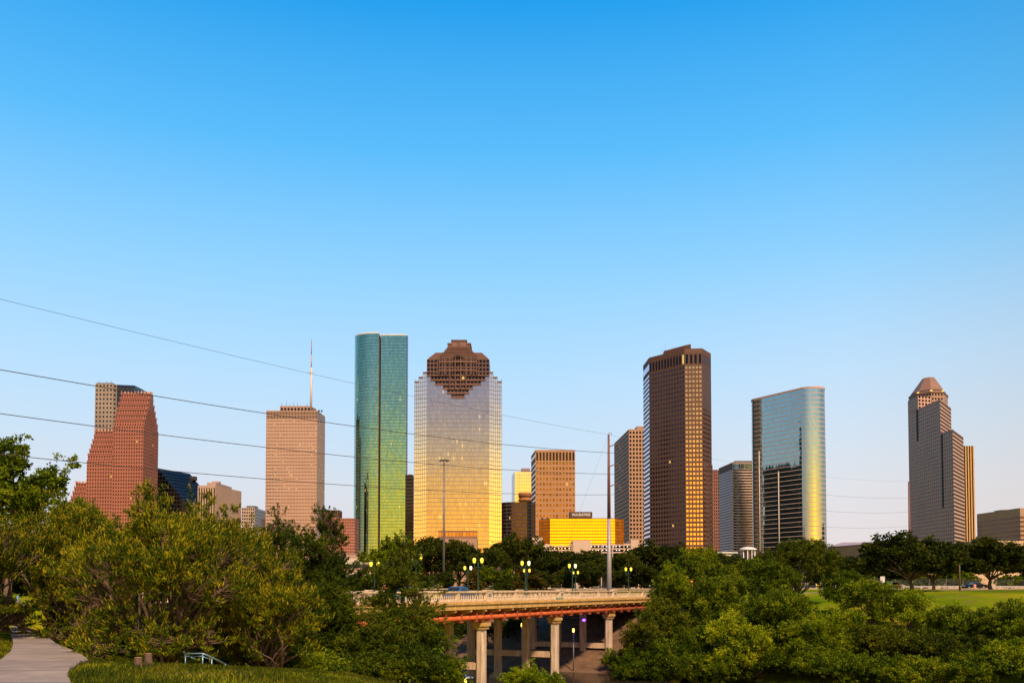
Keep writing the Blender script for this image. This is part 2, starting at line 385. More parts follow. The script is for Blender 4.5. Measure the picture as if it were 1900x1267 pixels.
# ------------------------------------------------------------ downtown towers
Z0 = 11.6
def Xat(px, D, py=900): return at(px, py, D).x
def ant(mb, x, y, z, h, r=.12, m=0): mb.tube([(x, y, z), (x, y, z + h)], [r * 1.7, r], 5, m)
GR, GE = 'downtown office towers', 'building'

# red granite tower with stepped gables
t = empty('office_tower', (-362, 868, Z0), 'red granite tower with a stepped gable roof, largest at the far left', 'building', GR)
RED = fac('red_granite', (.37, .14, .105), (.075, .05, .05), (.22, .72), (.2, .72), var=.4, lit=.03, wvar=.1)
REDT = mat('red_granite_trim', (.42, .165, .12), .8, var=.12, scale=.2)
PALE = mat('pale_granite_finial', (.62, .42, .34), .8, var=.1)
def gable(x0, x1, ye, ya, n, name):
    """stepped gable running along x from x0 to x1, eaves ye and ridge ya above the eye"""
    mb = MB(); tr = MB(); y0, y1 = 850., 886.; mid = (y0 + y1) / 2; hw = (y1 - y0) / 2
    mb.prism([(x0, y0), (x1, y0), (x1, y1), (x0, y1)], Z0, EYE + ye, 0, 2.45, 3.35)
    st = (ya - ye) / n
    for k in range(n):
        a = hw * (1 - (k + .62) / (n + .12))
        z0, z1 = EYE + ye + st * k, EYE + ye + st * (k + 1)
        mb.prism([(x0, mid - a), (x1, mid - a), (x1, mid + a), (x0, mid + a)], z0, z1, 0, 2.45, st / 2, top=1)
        ap = hw * (1 - (k - .38) / (n + .12)) if k else hw
        mb.poly([(x0, mid - ap, z0), (x1, mid - ap, z0), (x1, mid + ap, z0), (x0, mid + ap, z0)], 1)
        tr.box(((x0 + x1) / 2, mid - a - .12, z1 + .25), (x1 - x0, .5, .7)); tr.box(((x0 + x1) / 2, mid + a + .12, z1 + .25), (x1 - x0, .5, .7))
        for xx in (x0 + .5, x1 - .5): tr.box((xx, mid - a - .2, z1 + .9), (1.0, 1.0, 2.2)); tr.box((xx, mid + a + .2, z1 + .9), (1., 1., 2.2))
    w_ = mb.build(name, [RED, REDT], t, (0, 0, 0)); tr.build('coping', REDT, w_, (0, 0, 0))
    nf = max(3, int((x1 - x0) / 2.9)); 
    for i in range(nf + 1):
        fb = MB()
        xx = x0 + (x1 - x0) * i / nf
        fb.box((xx, mid - .4, EYE + ya + .8), (1.2, 1.6, 2.6)); fb.poly([(xx - .5, mid - 1.0, EYE + ya + 2.1), (xx + .5, mid - 1.0, EYE + ya + 2.1), (xx, mid - .5, EYE + ya + 3.3)])
        fb.build('finial', PALE, w_, (0, 0, 0))
t.location = (0, 0, 0)
gable(-376.6, -348, 154, 187.5, 6, 'tall_gable')
gable(-401, -376.6, 121, 151, 6, 'middle_gable')
gable(-419, -401, 72, 101, 6, 'low_gable')

# grey tower behind with a cut glass corner
H = 228; D = 1000
A_ = (Xat(176, D, 760), D); B_ = (Xat(209.5, D, 720), D); C_ = (Xat(213.5, D, 720), D + 5); E_ = corner(250, 715, H); F_ = corner(264, 722, H)
t = empty('office_tower', (0, 0, 0), 'grey granite tower with small square windows behind the red gabled tower', 'building', GR)
GRY = fac('grey_granite', (.33, .27, .235), (.05, .05, .06), (.25, .72), (.3, .75), lit=.02)
DKG = fac('dark_corner_glass', (.03, .03, .035), (.05, .07, .1), (.05, .95), (.25, 1), lit=.02, wall_rough=.4)
mb = MB(); P = [A_, B_, C_, E_, F_, (F_[0], D + 60), (A_[0], D + 60)]
mb.prism(P, Z0, EYE + H, 0, 4.0, 4.95, top=2, mats=[0, 0, 1, 1, 0, 0, 0]); mb.build('facade', [GRY, DKG, ROOF], t, (0, 0, 0))
mb = MB(); mb.prism([(A_[0] + 1, D + 1), (B_[0] - 1, D + 1), (B_[0] - 1, D + 40), (A_[0] + 1, D + 40)], EYE + H, EYE + H + 1.2, 0, top=0)
for px in (184, 198, 206): ant(mb, Xat(px, D + 12, 700), D + 12, EYE + H, 6, .2)
mb.build('roof_parapet', ROOF, t, (0, 0, 0))

# black sloped-roof tower
t = empty('office_tower', (0, 0, 0), 'low black tower with a steep slanted glass roof beside the red gabled tower', 'building', GR)
BLK = fac('black_curtain_wall', (.012, .012, .016), (.03, .035, .05), (.08, .92), (.3, 1), wall_rough=.4)
SLP = fac('slanted_glass_roof', (.02, .02, .026), (.035, .036, .044), (.06, .94), (.06, .94), wob=.01, wall_rough=.3, rough=.12)
D1, D2 = 900., 945.
a = at(291, 868, D1); b_ = at(366, 959, D1); c_ = at(323, 880, D2); d_ = at(400, 972, D2)
c_ = Vector((a.x + 17, D2, a.z)); d_ = Vector((b_.x + 17, D2, b_.z))
mb = MB()
mb.poly([a, b_, d_, c_], 1, [(0, 0), (0, 14), (16, 14), (16, 0)])
l0 = a.x - 22
mb.poly([(l0, D1, Z0), (b_.x, D1, Z0), b_, a, (l0, D1, a.z)], 0, [(0, 0), ((b_.x - l0) / 3, 0), ((b_.x - l0) / 3, (b_.z - Z0) / 4), (7, (a.z - Z0) / 4), (0, (a.z - Z0) / 4)])
mb.poly([(b_.x, D1, Z0), (d_.x, D2, Z0), d_, b_], 0, [(0, 0), (15, 0), (15, 20), (0, 20)])
mb.poly([(l0, D2, Z0), (l0, D1, Z0), (l0, D1, a.z), (l0, D2, a.z)], 0); mb.poly([(l0, D1, a.z), a, c_, (l0, D2, a.z)], 0)
mb.build('facade', [BLK, SLP], t, (0, 0, 0))
mb = MB(); nb = (b_ - a).normalized()
for k in range(1, 14):
    p = a + (b_ - a) * (k / 14); q = c_ + (d_ - c_) * (k / 14); mb.tube([p + Vector((.3, 0, .3)), q + Vector((.3, 0, .3))], .22, 4)
build_each(mb, 'roof_mullion', DSTEEL, t)
mb = MB(); pc = c_ + (d_ - c_) * .12; mb.box((pc.x - 1, D2 - 2, pc.z + .6), (7, 6, 4)); build_each(mb, 'roof_housing', DSTEEL, t)

# small ribbed office block
H = 69; D = 603
t = empty('office_block', (0, 0, 0), 'small pink stone block with tall vertical ribs left of the antenna tower', 'building', GR)
RIB = fac('ribbed_stone', (.50, .35, .28), (.03, .03, .04), (.36, .84), (.0, 1.0), wvar=.08)
PNK = mat('pink_stone', (.45, .31, .26), .85, var=.08, scale=.1)
x0, x1 = Xat(367, D), Xat(399.5, D); bk_ = corner(448, 911.5, H)
mb = MB(); mb.prism([(x0, D), (x1, D), bk_, (bk_[0] - (x1 - x0), bk_[1])], Z0, EYE + H - 1.6, 0, 1.65, 80, mats=[0, 1, 0, 1])
mb.prism([(x0, D), (x1, D), bk_, (bk_[0] - (x1 - x0), bk_[1])], EYE + H - 1.6, EYE + H, 1, top=2); mb.build('facade', [RIB, PNK, ROOF], t, (0, 0, 0))
mb = MB(); mb.prism([(Xat(384, 625), 625), (Xat(401, 625), 625), (Xat(430, 655), 655), (Xat(412, 655), 655)], EYE + H, EYE + H + 4.6, 0, top=0)
mb.box((Xat(398, 628), 632, EYE + H + 5.3), (5, 4, 1.4)); build_each(mb, 'penthouse', PNK, t)

# low block with square windows and white parking block before it
t = empty('office_block', (0, 0, 0), 'low grey block with a grid of dark windows right of the ribbed block', 'building', GR)
LOW = fac('low_block_grid', (.46, .36, .31), (.03, .035, .045), (.2, .8), (.2, .8))
LBL = fac('low_block_shaded_side', (.20, .21, .26), (.05, .06, .08), (.1, .9), (.3, .9))  # wall tone darkened and blued as a shaded side
D = 640; x0, x1, x2 = Xat(449, D), Xat(473, D), Xat(491, 665); H = 57.5
mb = MB(); mb.prism([(x0, D), (x1, D), (x2, 668), (x0 + 3, 668)], Z0, EYE + H, 0, 1.5, 2.3, top=2, mats=[0, 1, 0, 0]); mb.build('facade', [LOW, LBL, ROOF], t, (0, 0, 0))
mb = MB(); mb.box(((x0 + x1) / 2, D + 10, EYE + H + .9), (6, 8, 1.8)); build_each(mb, 'roof_housing', ROOF, t)
t = empty('parking_garage', (0, 0, 0), 'pale low garage showing through the yellow tree below the ribbed block', 'garage')
GAR = fac('pale_garage', (.62, .52, .45), (.03, .03, .03), (.03, .97), (.45, .8))
mb = MB(); D = 560; mb.prism([(Xat(392, D), D), (Xat(476, D), D), (Xat(478, D + 30), D + 30), (Xat(392, D + 30), D + 30)], Z0, at(400, 985, D).z, 0, 7, 3.2, top=1); mb.build('facade', [GAR, ROOF], t, (0, 0, 0))

# pink tower with the antenna mast
H = 217.5; D = 1100.
t = empty('office_tower', (0, 0, 0), 'flat topped pink-tan tower carrying one tall white antenna mast', 'building', GR)
SHL = fac('pink_travertine', (.51, .335, .26), (.20, .125, .09), (.24, .76), (.3, .62), lit=.30, lits=.8, litc=(1, .5, .14), wvar=.06, var=.5)
SHC = fac('pink_crown_slots', (.45, .29, .21), (.02, .02, .025), (.3, .78), (.06, .9), var=.2)
x0, x1 = Xat(494, D, 770), Xat(588.7, D, 770); bx, by = corner(603.3, 773, H)
P = [(x0, D), (x1, D), (bx, by), (bx - (x1 - x0), by)]
mb = MB(); mb.prism(P, Z0, EYE + H - 10.2, 0, 1.86, 4.18); mb.prism(P, EYE + H - 10.2, EYE + H - .6, 1, 1.86, 4.7); mb.prism(P, EYE + H - .6, EYE + H + .2, 2, top=3)
mb.build('facade', [SHL, SHC, mat('pink_trim', (.47, .30, .215), .8, var=.06), ROOF], t, (0, 0, 0))
mb = MB(); xa, xb = Xat(519.5, D + 14, 755), Xat(576, D + 14, 755)
mb.prism([(xa, D + 14), (xb, D + 14), (xb + 3, D + 34), (xa + 3, D + 34)], EYE + H, EYE + H + 8.8, 0, 4.4, 8.8, top=1)
PHS = fac('penthouse_openings', (.40, .26, .2), (.03, .03, .03), (.22, .88), (.25, .72))
build_each(mb, 'penthouse', [PHS, ROOF], t)
mb = MB()
for px, h in ((523, 5), (531, 7), (538, 4), (545, 6), (552, 5), (570, 4), (592, 2.5), (596, 2)): ant(mb, Xat(px, D + 16, 745), D + 16, EYE + H + (8.6 if px < 578 else 0), h, .14)
for px in (592, 597): mb.box((Xat(px, D + 6, 757), D + 6, EYE + H + 1), (2, 2, 1.6))
build_each(mb, 'roof_aerial', DSTEEL, t)
mb = MB(); mxx = Xat(577.5, D + 22, 700); zt = at(577, 630, D + 22).z; zm = at(577, 682, D + 22).z; zc = at(577, 691, D + 22).z
mb.tube([(mxx, D + 22, EYE + H), (mxx, D + 22, zm)], [1.5, 1.15], 10); mb.tube([(mxx, D + 22, zm), (mxx, D + 22, zm + (zt - zm) * .45)], .65, 6, 1)
mb.tube([(mxx, D + 22, zm + (zt - zm) * .45), (mxx, D + 22, zt)], [.5, .38], 6, 2)
mb.box((mxx, D + 22, zc), (8, .6, .6), 1); mb.box((mxx, D + 22, zc), (.6, 8, .6), 1)
mb.build('antenna_mast', [mat('mast_white', (.72, .62, .60), .5), mat('mast_pink', (.6, .38, .36), .5), mat('mast_red', (.45, .08, .06), .5)], t, (0, 0, 0))

# two red-brown blocks behind
t = empty('office_block', (0, 0, 0), 'low red-brown block in two steps between the antenna tower and the teal tower', 'building', GR)
RB = fac('redbrown_block', (.40, .17, .13), (.03, .02, .02), (.25, .75), (.25, .7), lit=.05)
RBD = fac('dark_ribbed_top', (.16, .085, .07), (.03, .025, .025), (.4, .85), (0, 1))
D = 800; xa, xb, xc = Xat(600, D, 960), Xat(629, D, 960), Xat(634, 812, 960); z1, z2, z3 = at(600, 946, D).z, at(600, 960, D).z, at(645, 961, 806).z
mb = MB(); mb.prism([(xa, D), (xb, D), (xc, 814), (xa, 814)], Z0, z2, 0, 1.6, 2.8); mb.prism([(xa, D), (xb, D), (xc, 814), (xa, 814)], z2, z1, 1, 1.6, 8, top=2)
mb.build('front_wing', [RB, RBD, ROOF], t, (0, 0, 0))
xe = Xat(658, 806, 980); mb = MB(); mb.prism([(xc - 1, 806.5), (xe, 806.5), (xe, 830), (xc - 1, 830)], Z0, z3, 0, 1.5, 2.6, top=1); mb.build('side_wing', [RB, ROOF], t, (0, 0, 0))

# teal glass tower: two offset halves, the left one curved
H = 313.; t = empty('office_tower', (0, 0, 0), 'tall teal glass tower with a rounded left half and slot down its middle', 'building', GR)
TEAL = fac('teal_glass', (.11, .27, .25), (.33, .60, .50), (.1, .95), (.1, .92), wall_metal=1, wall_rough=.15, wob=.022, var=.28, lit=.006, lits=.5, rough=.05)
BRN = mat('brown_slot', (.25, .10, .045), .5, metal=.3)
X7 = Xat(702, 1100, 800); XL = Xat(658.5, 1132, 800); XR = Xat(753.8, 1109, 800)
arc = [(X7 - (X7 - XL) * math.sin(R(a_)) ** .8, 1132 - 32 * max(0, math.cos(R(a_))) ** .8) for a_ in np.linspace(90, 0, 19)]
mb = MB(); pts = arc + [(X7, 1160), (XL, 1160)]
mb.prism(pts, Z0, EYE + H, 0, 1.55, 3.9, top=2, mats=[0] * 18 + [1, 0, 0], cont=True, smooth=False); mb.build('curved_half', [TEAL, BRN, ROOF], t, (0, 0, 0))
mb = MB(); rr = [(p[0], p[1] - .15) for p in arc]; ri = [(p[0] * .996 + X7 * .004, p[1] + 1.2) for p in arc]
for i in range(18): mb.prism([rr[i], rr[i + 1], ri[i + 1], ri[i]], EYE + H, EYE + H + 1.5, 0, top=0, bottom=True)
mb.prism([(X7 + .4, 1108.8), (XR, 1108.8), (XR, 1110), (X7 + .4, 1110)], EYE + H, EYE + H + 1.5, 0, top=0, bottom=True); mb.build('roof_rim', mat('rim_white', (.75, .74, .72), .4), t, (0, 0, 0))
mb = MB(); ch = [(XR, 1109), (XR + .9, 1111), (XR + .9, 1118)]
mb.prism([(X7 + 1.2, 1109), (X7 + 2.2, 1109)] + ch + [(XR - 4.5, 1160), (X7 + 1.2, 1160)], Z0, EYE + H, 0, 1.55, 3.9, top=2, mats=[0, 0, 3, 3, 0, 0, 1], cont=True)
PUR = fac('edge_glass', (.14, .13, .2), (.3, .32, .5), (.1, .95), (.1, .92), wall_metal=1)
mb.build('flat_half', [TEAL, BRN, ROOF, PUR], t, (0, 0, 0))
mb = MB()
for px, h, m_ in ((690, 6, .25), (700, 3, .2), (705, 5, .15), (712, 5, .15), (717, 7, .2), (728, 5, .3), (736, 5, .2), (742, 3, .2)): ant(mb, Xat(px, 1125, 610), 1125, EYE + H, h, m_)
mb.lathe([(0, 0), (2.2, 1.2), (2.4, 1.4)], (Xat(690, 1125, 610), 1125, EYE + H + 5)); mb.lathe([(1.3, 0), (1.5, 1.5), (.8, 2.6), (0, 2.8)], (Xat(717, 1125, 610), 1125, EYE + H)); build_each(mb, 'roof_aerial', DSTEEL, t)
BLK2 = fac('black_stone', (.02, .02, .022), (.02, .022, .03), (.2, .8), (.3, .9))

# thin dark tower between teal and silver
D = 960; t = empty('office_tower', (0, 0, 0), 'narrow near-black tower squeezed between the teal and the silver tower', 'building', GR)
NB = fac('black_bands', (.045, .035, .04), (.03, .03, .035), (0, 1), (.4, 1), lit=.2, lits=.8)
mb = MB(); mb.prism([(Xat(752, D), D), (Xat(767.5, D), D), (Xat(769, D + 40), D + 40), (Xat(752, D + 40), D + 40)], Z0, at(760, 881, D).z, 0, 3, 3.7, top=1); mb.build('facade', [NB, ROOF], t, (0, 0, 0))
mb = MB(); mb.box((Xat(761, D + 8), D + 8, at(760, 881, D).z + .8), (4, 4, 1.6)); build_each(mb, 'roof_housing', ROOF, t)

# silver mirror tower with a stepped granite crown
D = 800.; t = empty('office_tower', (0, 0, 0), 'broad silver mirror-glass tower with a stepped brown granite temple crown', 'building', GR)
SIL = fac('silver_mirror', (.16, .14, .15), (.86, .85, .85), (.11, .95), (.08, .94), wob=.008, var=.10, rough=.03, wall_rough=.35, wall_metal=.5)
SIC = fac('silver_banded', (.17, .15, .18), (.52, .50, .57), (.06, .97), (.07, .95), wob=.006, var=.2, lit=.06, lits=.4, rough=.04, wall2=(.30, .27, .29), wall2v=(.0, .3), wall_rough=.3, wall_metal=.6)
GRN = fac('brown_granite_windows', (.125, .068, .058), (.035, .03, .035), (.16, .84), (.25, .85), lit=.10, lits=1.0, var=.5, wvar=.1)
GRP = mat('brown_granite', (.155, .085, .072), .75, var=.12, scale=.15)
GRL = mat('pink_granite_cap', (.22, .118, .098), .75, var=.12, scale=.15)
xp = lambda p: Xat(p, D, 800)
xc0, xc1 = xp(791.5), xp(907.5); zC = at(850, 692, D).z
mb = MB(); mb.prism([(xc0, D), (xc1, D), (xc1, D + 48), (xc0, D + 48)], Z0, zC, 0, 1.55, 3.72, top=2)
mb.build('central_curtain_wall', [SIC, SIL, ROOF], t, (0, 0, 0))
fl = [(791.5, 784, 693), (784, 776, 701.8), (776, 768.3, 709.8)]
for sgn, nm in ((-1, 'side_curtain_wall'), (1, 'side_curtain_wall')):
    mb = MB(); cp = MB()
    for k, (pa, pb_, yt) in enumerate(fl):
        if sgn > 0: pa, pb_ = 1699 - pa, 1699 - pb_
        xa, xb = xp(pa), xp(pb_); da, db = D + .08 * (k * 3.8), D + .08 * ((k + 1) * 3.8); z = at(850, yt, D).z
        mb.prism([(xa, da), (xb, db), (xb, D + 48), (xa, D + 48)], Z0, z, 0, 1.55, 3.72, top=1)
        cp.prism([(xa, da + .6), (xb, db + .6), (xb, D + 44), (xa, D + 44)], z, z + 1.7, 0, top=0)
    o = mb.build(nm, [SIL, ROOF], t, (0, 0, 0)); cp.build('stepped_cap', GRP, o, (0, 0, 0))
rows = [(667, 697.6, 791.7, 908), (697.6, 706.5, 799, 900.3), (706.5, 714.8, 806.8, 892.6), (714.8, 722.5, 821.6, 877.2), (722.5, 730.8, 829.3, 870), (730.8, 739, 837, 862)]
mb = MB(); led = MB(); mul = MB()
for k, (ya, yb, pa, pb_) in enumerate(rows):
    za, zb = at(850, ya, D).z, at(850, yb, D).z
    fr = D - .5 if k else D - .9
    back_ = D + 46 if k == 0 else D + 3
    mb.prism([(xp(pa), fr), (xp(pb_), fr), (xp(pb_), back_), (xp(pa), back_)], zb, za, 0, 3.1, 3.72, top=1, bottom=True, zr=at(850, 667, D).z)
    led.box(((xp(pa) + xp(pb_)) / 2, fr - .45, zb + .35), (xp(pb_) - xp(pa) + .5, .9, .9))
zt_ = at(850, 664, D).z
for pa, pb_ in ((814.5, 840), (860, 885)):   # proud window bays
    mb.prism([(xp(pa), D - 2.0), (xp(pb_), D - 2.0), (xp(pb_), D - .95), (xp(pa), D - .95)], at(850, 697, D).z, zt_, 0, 3.1, 3.72, top=1, bottom=True, zr=at(850, 667, D).z)
led.box((xp(850), D - 2.2, at(850, 672, D).z), (xp(885) - xp(814.5), 1, 1.1)); led.box((xp(850), D - 2.2, at(850, 688, D).z), (xp(885) - xp(814.5), 1, 1.0))
for k in range(8): mul.box((xp(815 + 9.9 * k), D - 2.35, (at(850, 664, D).z + at(850, 720, D).z) / 2 + (0 if 1 < k < 6 else 6)), (.7, .5, at(850, 664, D).z - at(850, 720, D).z - (0 if 1 < k < 6 else 12)))
o = mb.build('granite_crown', [GRN, GRP], t, (0, 0, 0)); build_each(led, 'ledge', GRL, o); build_each(mul, 'pilaster', GRP, o)
mb = MB()
ys_ = np.linspace(667, 650.3, 8)
for k in range(7):       # shoulder steps
    fx = 791.7 + (805.6 - 791.7) * (k + 1) / 7; za, zb = at(850, ys_[k + 1], D).z, at(850, ys_[k], D).z
    mb.prism([(xp(fx), D - .7 + k * 1.3), (xp(1699.7 - fx), D - .7 + k * 1.3), (xp(1699.7 - fx), D + 42 - k), (xp(fx), D + 42 - k)], zb, za, 0, top=0)
mb.build('shoulder_steps', GRP, t, (0, 0, 0))
mb = MB(); ys_ = [663.5, 660, 656.5, 653, 649.5, 646, 642]; ws = [814.5, 818, 820.5, 823, 825, 827, 828.5]
for k in range(7):       # pyramid steps towards the block on top
    za = at(850, ys_[k] - (3.5 if k < 6 else 3), D).z; zb = at(850, ys_[k], D).z
    mb.prism([(xp(ws[k]), D - 1.8 + k * 1.6), (xp(1699.7 - ws[k]), D - 1.8 + k * 1.6), (xp(1699.7 - ws[k]), D + 38 - k), (xp(ws[k]), D + 38 - k)], zb, za, 0, top=0)
    mb.box((xp(849.85), D - 2.0 + k * 1.6, za - .2), (xp(1699.7 - ws[k]) - xp(ws[k]) + .5, .5, .5), 1)
mb.build('temple_steps', [GRL, GRP], t, (0, 0, 0))
mb = MB(); bx_ = lambda p0, p1, y0, y1, d0, d1, m_=0: mb.prism([(xp(p0), d0), (xp(p1), d0), (xp(p1), d1), (xp(p0), d1)], at(850, y1, D).z, at(850, y0, D).z, m_, top=m_, bottom=True)
bx_(829.5, 871.5, 634, 640, D + 9, D + 30); bx_(828.3, 872.8, 631.3, 634.2, D + 8.4, D + 31, 1); bx_(836.5, 864.2, 628, 640, D + 8, D + 29); bx_(835.3, 865.2, 626, 628.2, D + 7.4, D + 30, 1)
bx_(846.8, 852.8, 629, 639, D + 7.6, D + 9, 1)
o = mb.build('temple_block', [GRL, GRP], t, (0, 0, 0))
mb = MB(); bx_(846, 854, 659.5, 662.6, D - 2.2, D - .9); bx_(842, 858, 662.6, 664.6, D - 2.2, D - .9); mb.build('opening_shade_block', mat('recess_shade', (.01, .01, .01), .9), t, (0, 0, 0))  # black blocks painting the opening's shade; nothing is cut out
POD = fac('podium_glazing', (.24, .13, .085), (.45, .30, .16), (.1, .92), (.3, .8), var=.5)
mb = MB(); za, zb = at(850, 984, 790).z, at(850, 999, 790).z; q = lambda p: Xat(p, 790, 990)
mb.prism([(q(813), 790), (q(884.5), 790), (q(884.5), 798.8), (q(813), 798.8)], zb, za, 0, 3.1, za - zb, top=1); mb.prism([(q(812.4), 789.4), (q(885), 789.4), (q(885), 798.8), (q(812.4), 798.8)], Z0, zb, 1, top=1)
mb.prism([(q(848), 788.9), (q(851), 788.9), (q(851), 789.3), (q(848), 789.3)], Z0, zb - 2, 2, top=2)
mb.build('entrance_podium', [POD, mat('podium_pink', (.40, .25, .19), .8, var=.1, scale=.1), GRP], t, (0, 0, 0))
mb = MB()
for px, z in ((768.5, 709), (930.5, 709), (785, 697)): ant(mb, xp(px), D + 6, at(850, z, D).z, 4, .15)
build_each(mb, 'roof_aerial', DSTEEL, t)

# gold-white mirror block
D = 1000.; t = empty('office_tower', (0, 0, 0), 'pale gold mirror tower half hidden behind the dark rounded-top tower', 'building', GR)
GW = fac('champagne_mirror', (.5, .45, .36), (.95, .85, .62), (.08, .95), (.1, .95), wob=.01, rough=.05, var=.1, wall_metal=.8, wall_rough=.3)
GWS = fac('sky_tinted_side_mirror', (.3, .32, .36), (.5, .55, .62), (.08, .95), (.1, .95), wob=.01)  # blue reflection of the side sky put into the glass tint
xa, xb, xc = Xat(949.5, 1012, 930), Xat(955, D, 930), Xat(995, D, 930); z = at(965, 875, D).z
mb = MB(); mb.prism([(xa, 1030), (xb, D), (xc, D), (xc, 1030)], Z0, z, 0, 2.6, 3.6, top=1, mats=[2, 0, 0, 0]); mb.build('facade', [GW, ROOF, GWS], t, (0, 0, 0))
mb = MB(); mb.box((Xat(975, 1012, 870), 1012, z + 2.3), (10, 14, 4.6)); build_each(mb, 'penthouse', mat('penthouse_mauve', (.34, .24, .24), .8), t)
# dark rounded-top tower
D = 850.; t = empty('office_tower', (0, 0, 0), 'dark brown-grey tower with an orange drum on its roof beside the tan grid tower', 'building', GR)
DBR = fac('dark_bronze', (.07, .045, .045), (.09, .075, .08), (.1, .95), (.25, .95), lit=.05, lits=.6)
xa, xm, xb = Xat(953.5, D, 960), Xat(978, D, 960), Xat(988, D, 960); z = at(965, 931, D).z
arc = [(xm - 12 + 12.5 * math.sin(R(a_)), D + 10 - 10 * math.cos(R(a_))) for a_ in np.linspace(-90, 0, 8)]
mb = MB(); mb.prism(arc + [(xm, D), (xm, D + 30), (arc[0][0], D + 30)], Z0, z, 0, 1.4, 3.4, top=1, cont=True); mb.build('facade', [DBR, ROOF], t, (0, 0, 0))
mb = MB(); mb.prism([(xm, D - .2), (xb, D - .2), (xb, D + 30), (xm, D + 30)], Z0, z + 1, 0, 1.4, 3.4, top=1); mb.build('service_core', [BLK2, ROOF], t, (0, 0, 0))
mb = MB(); cx = Xat(976, D + 12, 920)
mb.lathe([(6.2, 0), (6.2, 1.6), (7.4, 1.7), (7.4, 4.0), (6.6, 4.1), (6.6, 5.6), (7.4, 5.7), (7.4, 9.8), (0, 9.9)], (cx, D + 12, z), 20); mb.build('roof_drum', mat('orange_drum', (.38, .16, .05), .7, var=.15), t, (0, 0, 0))

# tan grid tower
D = 752.; H = 115.8; t = empty('office_tower', (0, 0, 0), 'tan tower with deep square windows rising behind the gold hotel', 'building', GR)
TAN = fac('tan_grid', (.44, .235, .125), (.30, .17, .07), (.22, .80), (.25, .78), var=.6, lit=.05, lits=.7, wvar=.06)
TAT = fac('tan_top_slots', (.42, .225, .12), (.06, .045, .04), (.2, .8), (.0, .9))
TAS = fac('tan_shaded_side', (.26, .15, .10), (.17, .11, .085), (.0, 1), (.45, .75), wvar=.05)  # tan wall again, darkened as the side away from the light
x0, x1 = Xat(993.7, D, 850), Xat(1067, D, 850); bl = corner(985.5, 846, H)
P = [bl, (x0, D), (x1, D), (x1 - (x0 - bl[0]), bl[1])]
mb = MB(); mb.prism(P, Z0, EYE + H - 9, 0, 2.72, 4.4, mats=[1, 0, 0, 0]); mb.prism(P, EYE + H - 9, EYE + H - 1.2, 2, 2.72, 7.8, mats=[1, 2, 2, 2]); mb.prism(P, EYE + H - 1.2, EYE + H, 3, top=4)
mb.build('facade', [TAN, TAS, TAT, mat('tan_trim', (.44, .235, .125), .8, var=.06), ROOF], t, (0, 0, 0))

# gold mirror hotel
D = 620.; t = empty('hotel', (0, 0, 0), 'wide bright gold mirror-glass hotel with a brown rooftop sign block', 'hotel')
GLD = fac('gold_mirror', (.22, .08, .012), (1.0, .72, .06), (.07, .96), (.0, .78), wob=.016, rough=.04, var=.12, wall_metal=.6, wall_rough=.35)
GLO = fac('shaded_gold_mirror', (.12, .045, .012), (.60, .26, .04), (.06, .96), (.0, .84), wob=.05, rough=.05, var=.4, wall_metal=.5, wall_rough=.4)  # gold glass darkened: dimmer reflection of the angled facets put into its tint
z1, z0 = at(1080, 961, D).z, 14.0; xx = [Xat(p, D, 985) for p in (1002, 1020.5, 1141, 1159.5)]
pv = (at(1080, 961, D).z - at(1080, 1007, D).z) / 8
mb = MB(); mb.prism([(xx[1], D), (xx[2], D), (xx[2], D + 20), (xx[1], D + 20)], z0, z1, 0, 1.1, pv, top=1); mb.build('gold_curtain_wall', [GLD, ROOF], t, (0, 0, 0))
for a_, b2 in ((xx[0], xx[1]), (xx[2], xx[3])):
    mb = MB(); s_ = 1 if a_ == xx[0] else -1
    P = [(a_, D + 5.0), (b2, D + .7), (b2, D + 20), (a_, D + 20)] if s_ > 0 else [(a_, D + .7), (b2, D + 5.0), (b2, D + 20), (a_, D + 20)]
    mb.prism(P, z0, z1 - .3, 0, 1.1, pv, top=1); mb.build('shaded_gold_curtain_wall', [GLO, ROOF], t, (0, 0, 0))
mb = MB(); sx0, sx1 = Xat(1057.5, D + 3, 955), Xat(1099, D + 3, 955); zs = at(1080, 949.3, D + 3).z
mb.prism([(sx0, D + 3), (sx1, D + 3), (sx1, D + 14), (sx0, D + 14)], z1, zs, 0, top=0); sg = mb.build('sign_block', mat('sign_brown', (.085, .045, .04), .7, var=.1), t, (0, 0, 0))
fc = bpy.data.curves.new('lettering', 'FONT'); fc.body = 'DOUBLETREE'; fc.size = 2.45; fc.extrude = .06; fc.align_x = 'CENTER'; fc.align_y = 'CENTER'; fc.offset = .02
o = bpy.data.objects.new('lettering', fc); COL.objects.link(o); o.parent = sg; o.location = ((sx0 + sx1) / 2, D + 2.86, (zs + z1) / 2 + .25); o.rotation_euler = (R(90), 0, 0); o.scale = (.86, 1, 1)
bpy.context.view_layer.update(); lme = bpy.data.meshes.new_from_object(o.evaluated_get(bpy.context.evaluated_depsgraph_get())); lme.materials.clear(); lme.materials.append(mat('sign_letters', (.85, .82, .78), .5, var=.02))
o2 = link('lettering', lme, sg); o2.matrix_local = o.matrix_local.copy(); bpy.data.objects.remove(o)
mb = MB()
for px in (1006, 1016, 1033): mb.box((Xat(px, D + 9, 960), D + 9, z1 + .6), (1.2, 1.2, 1.2))
build_each(mb, 'roof_vent', DSTEEL, t)

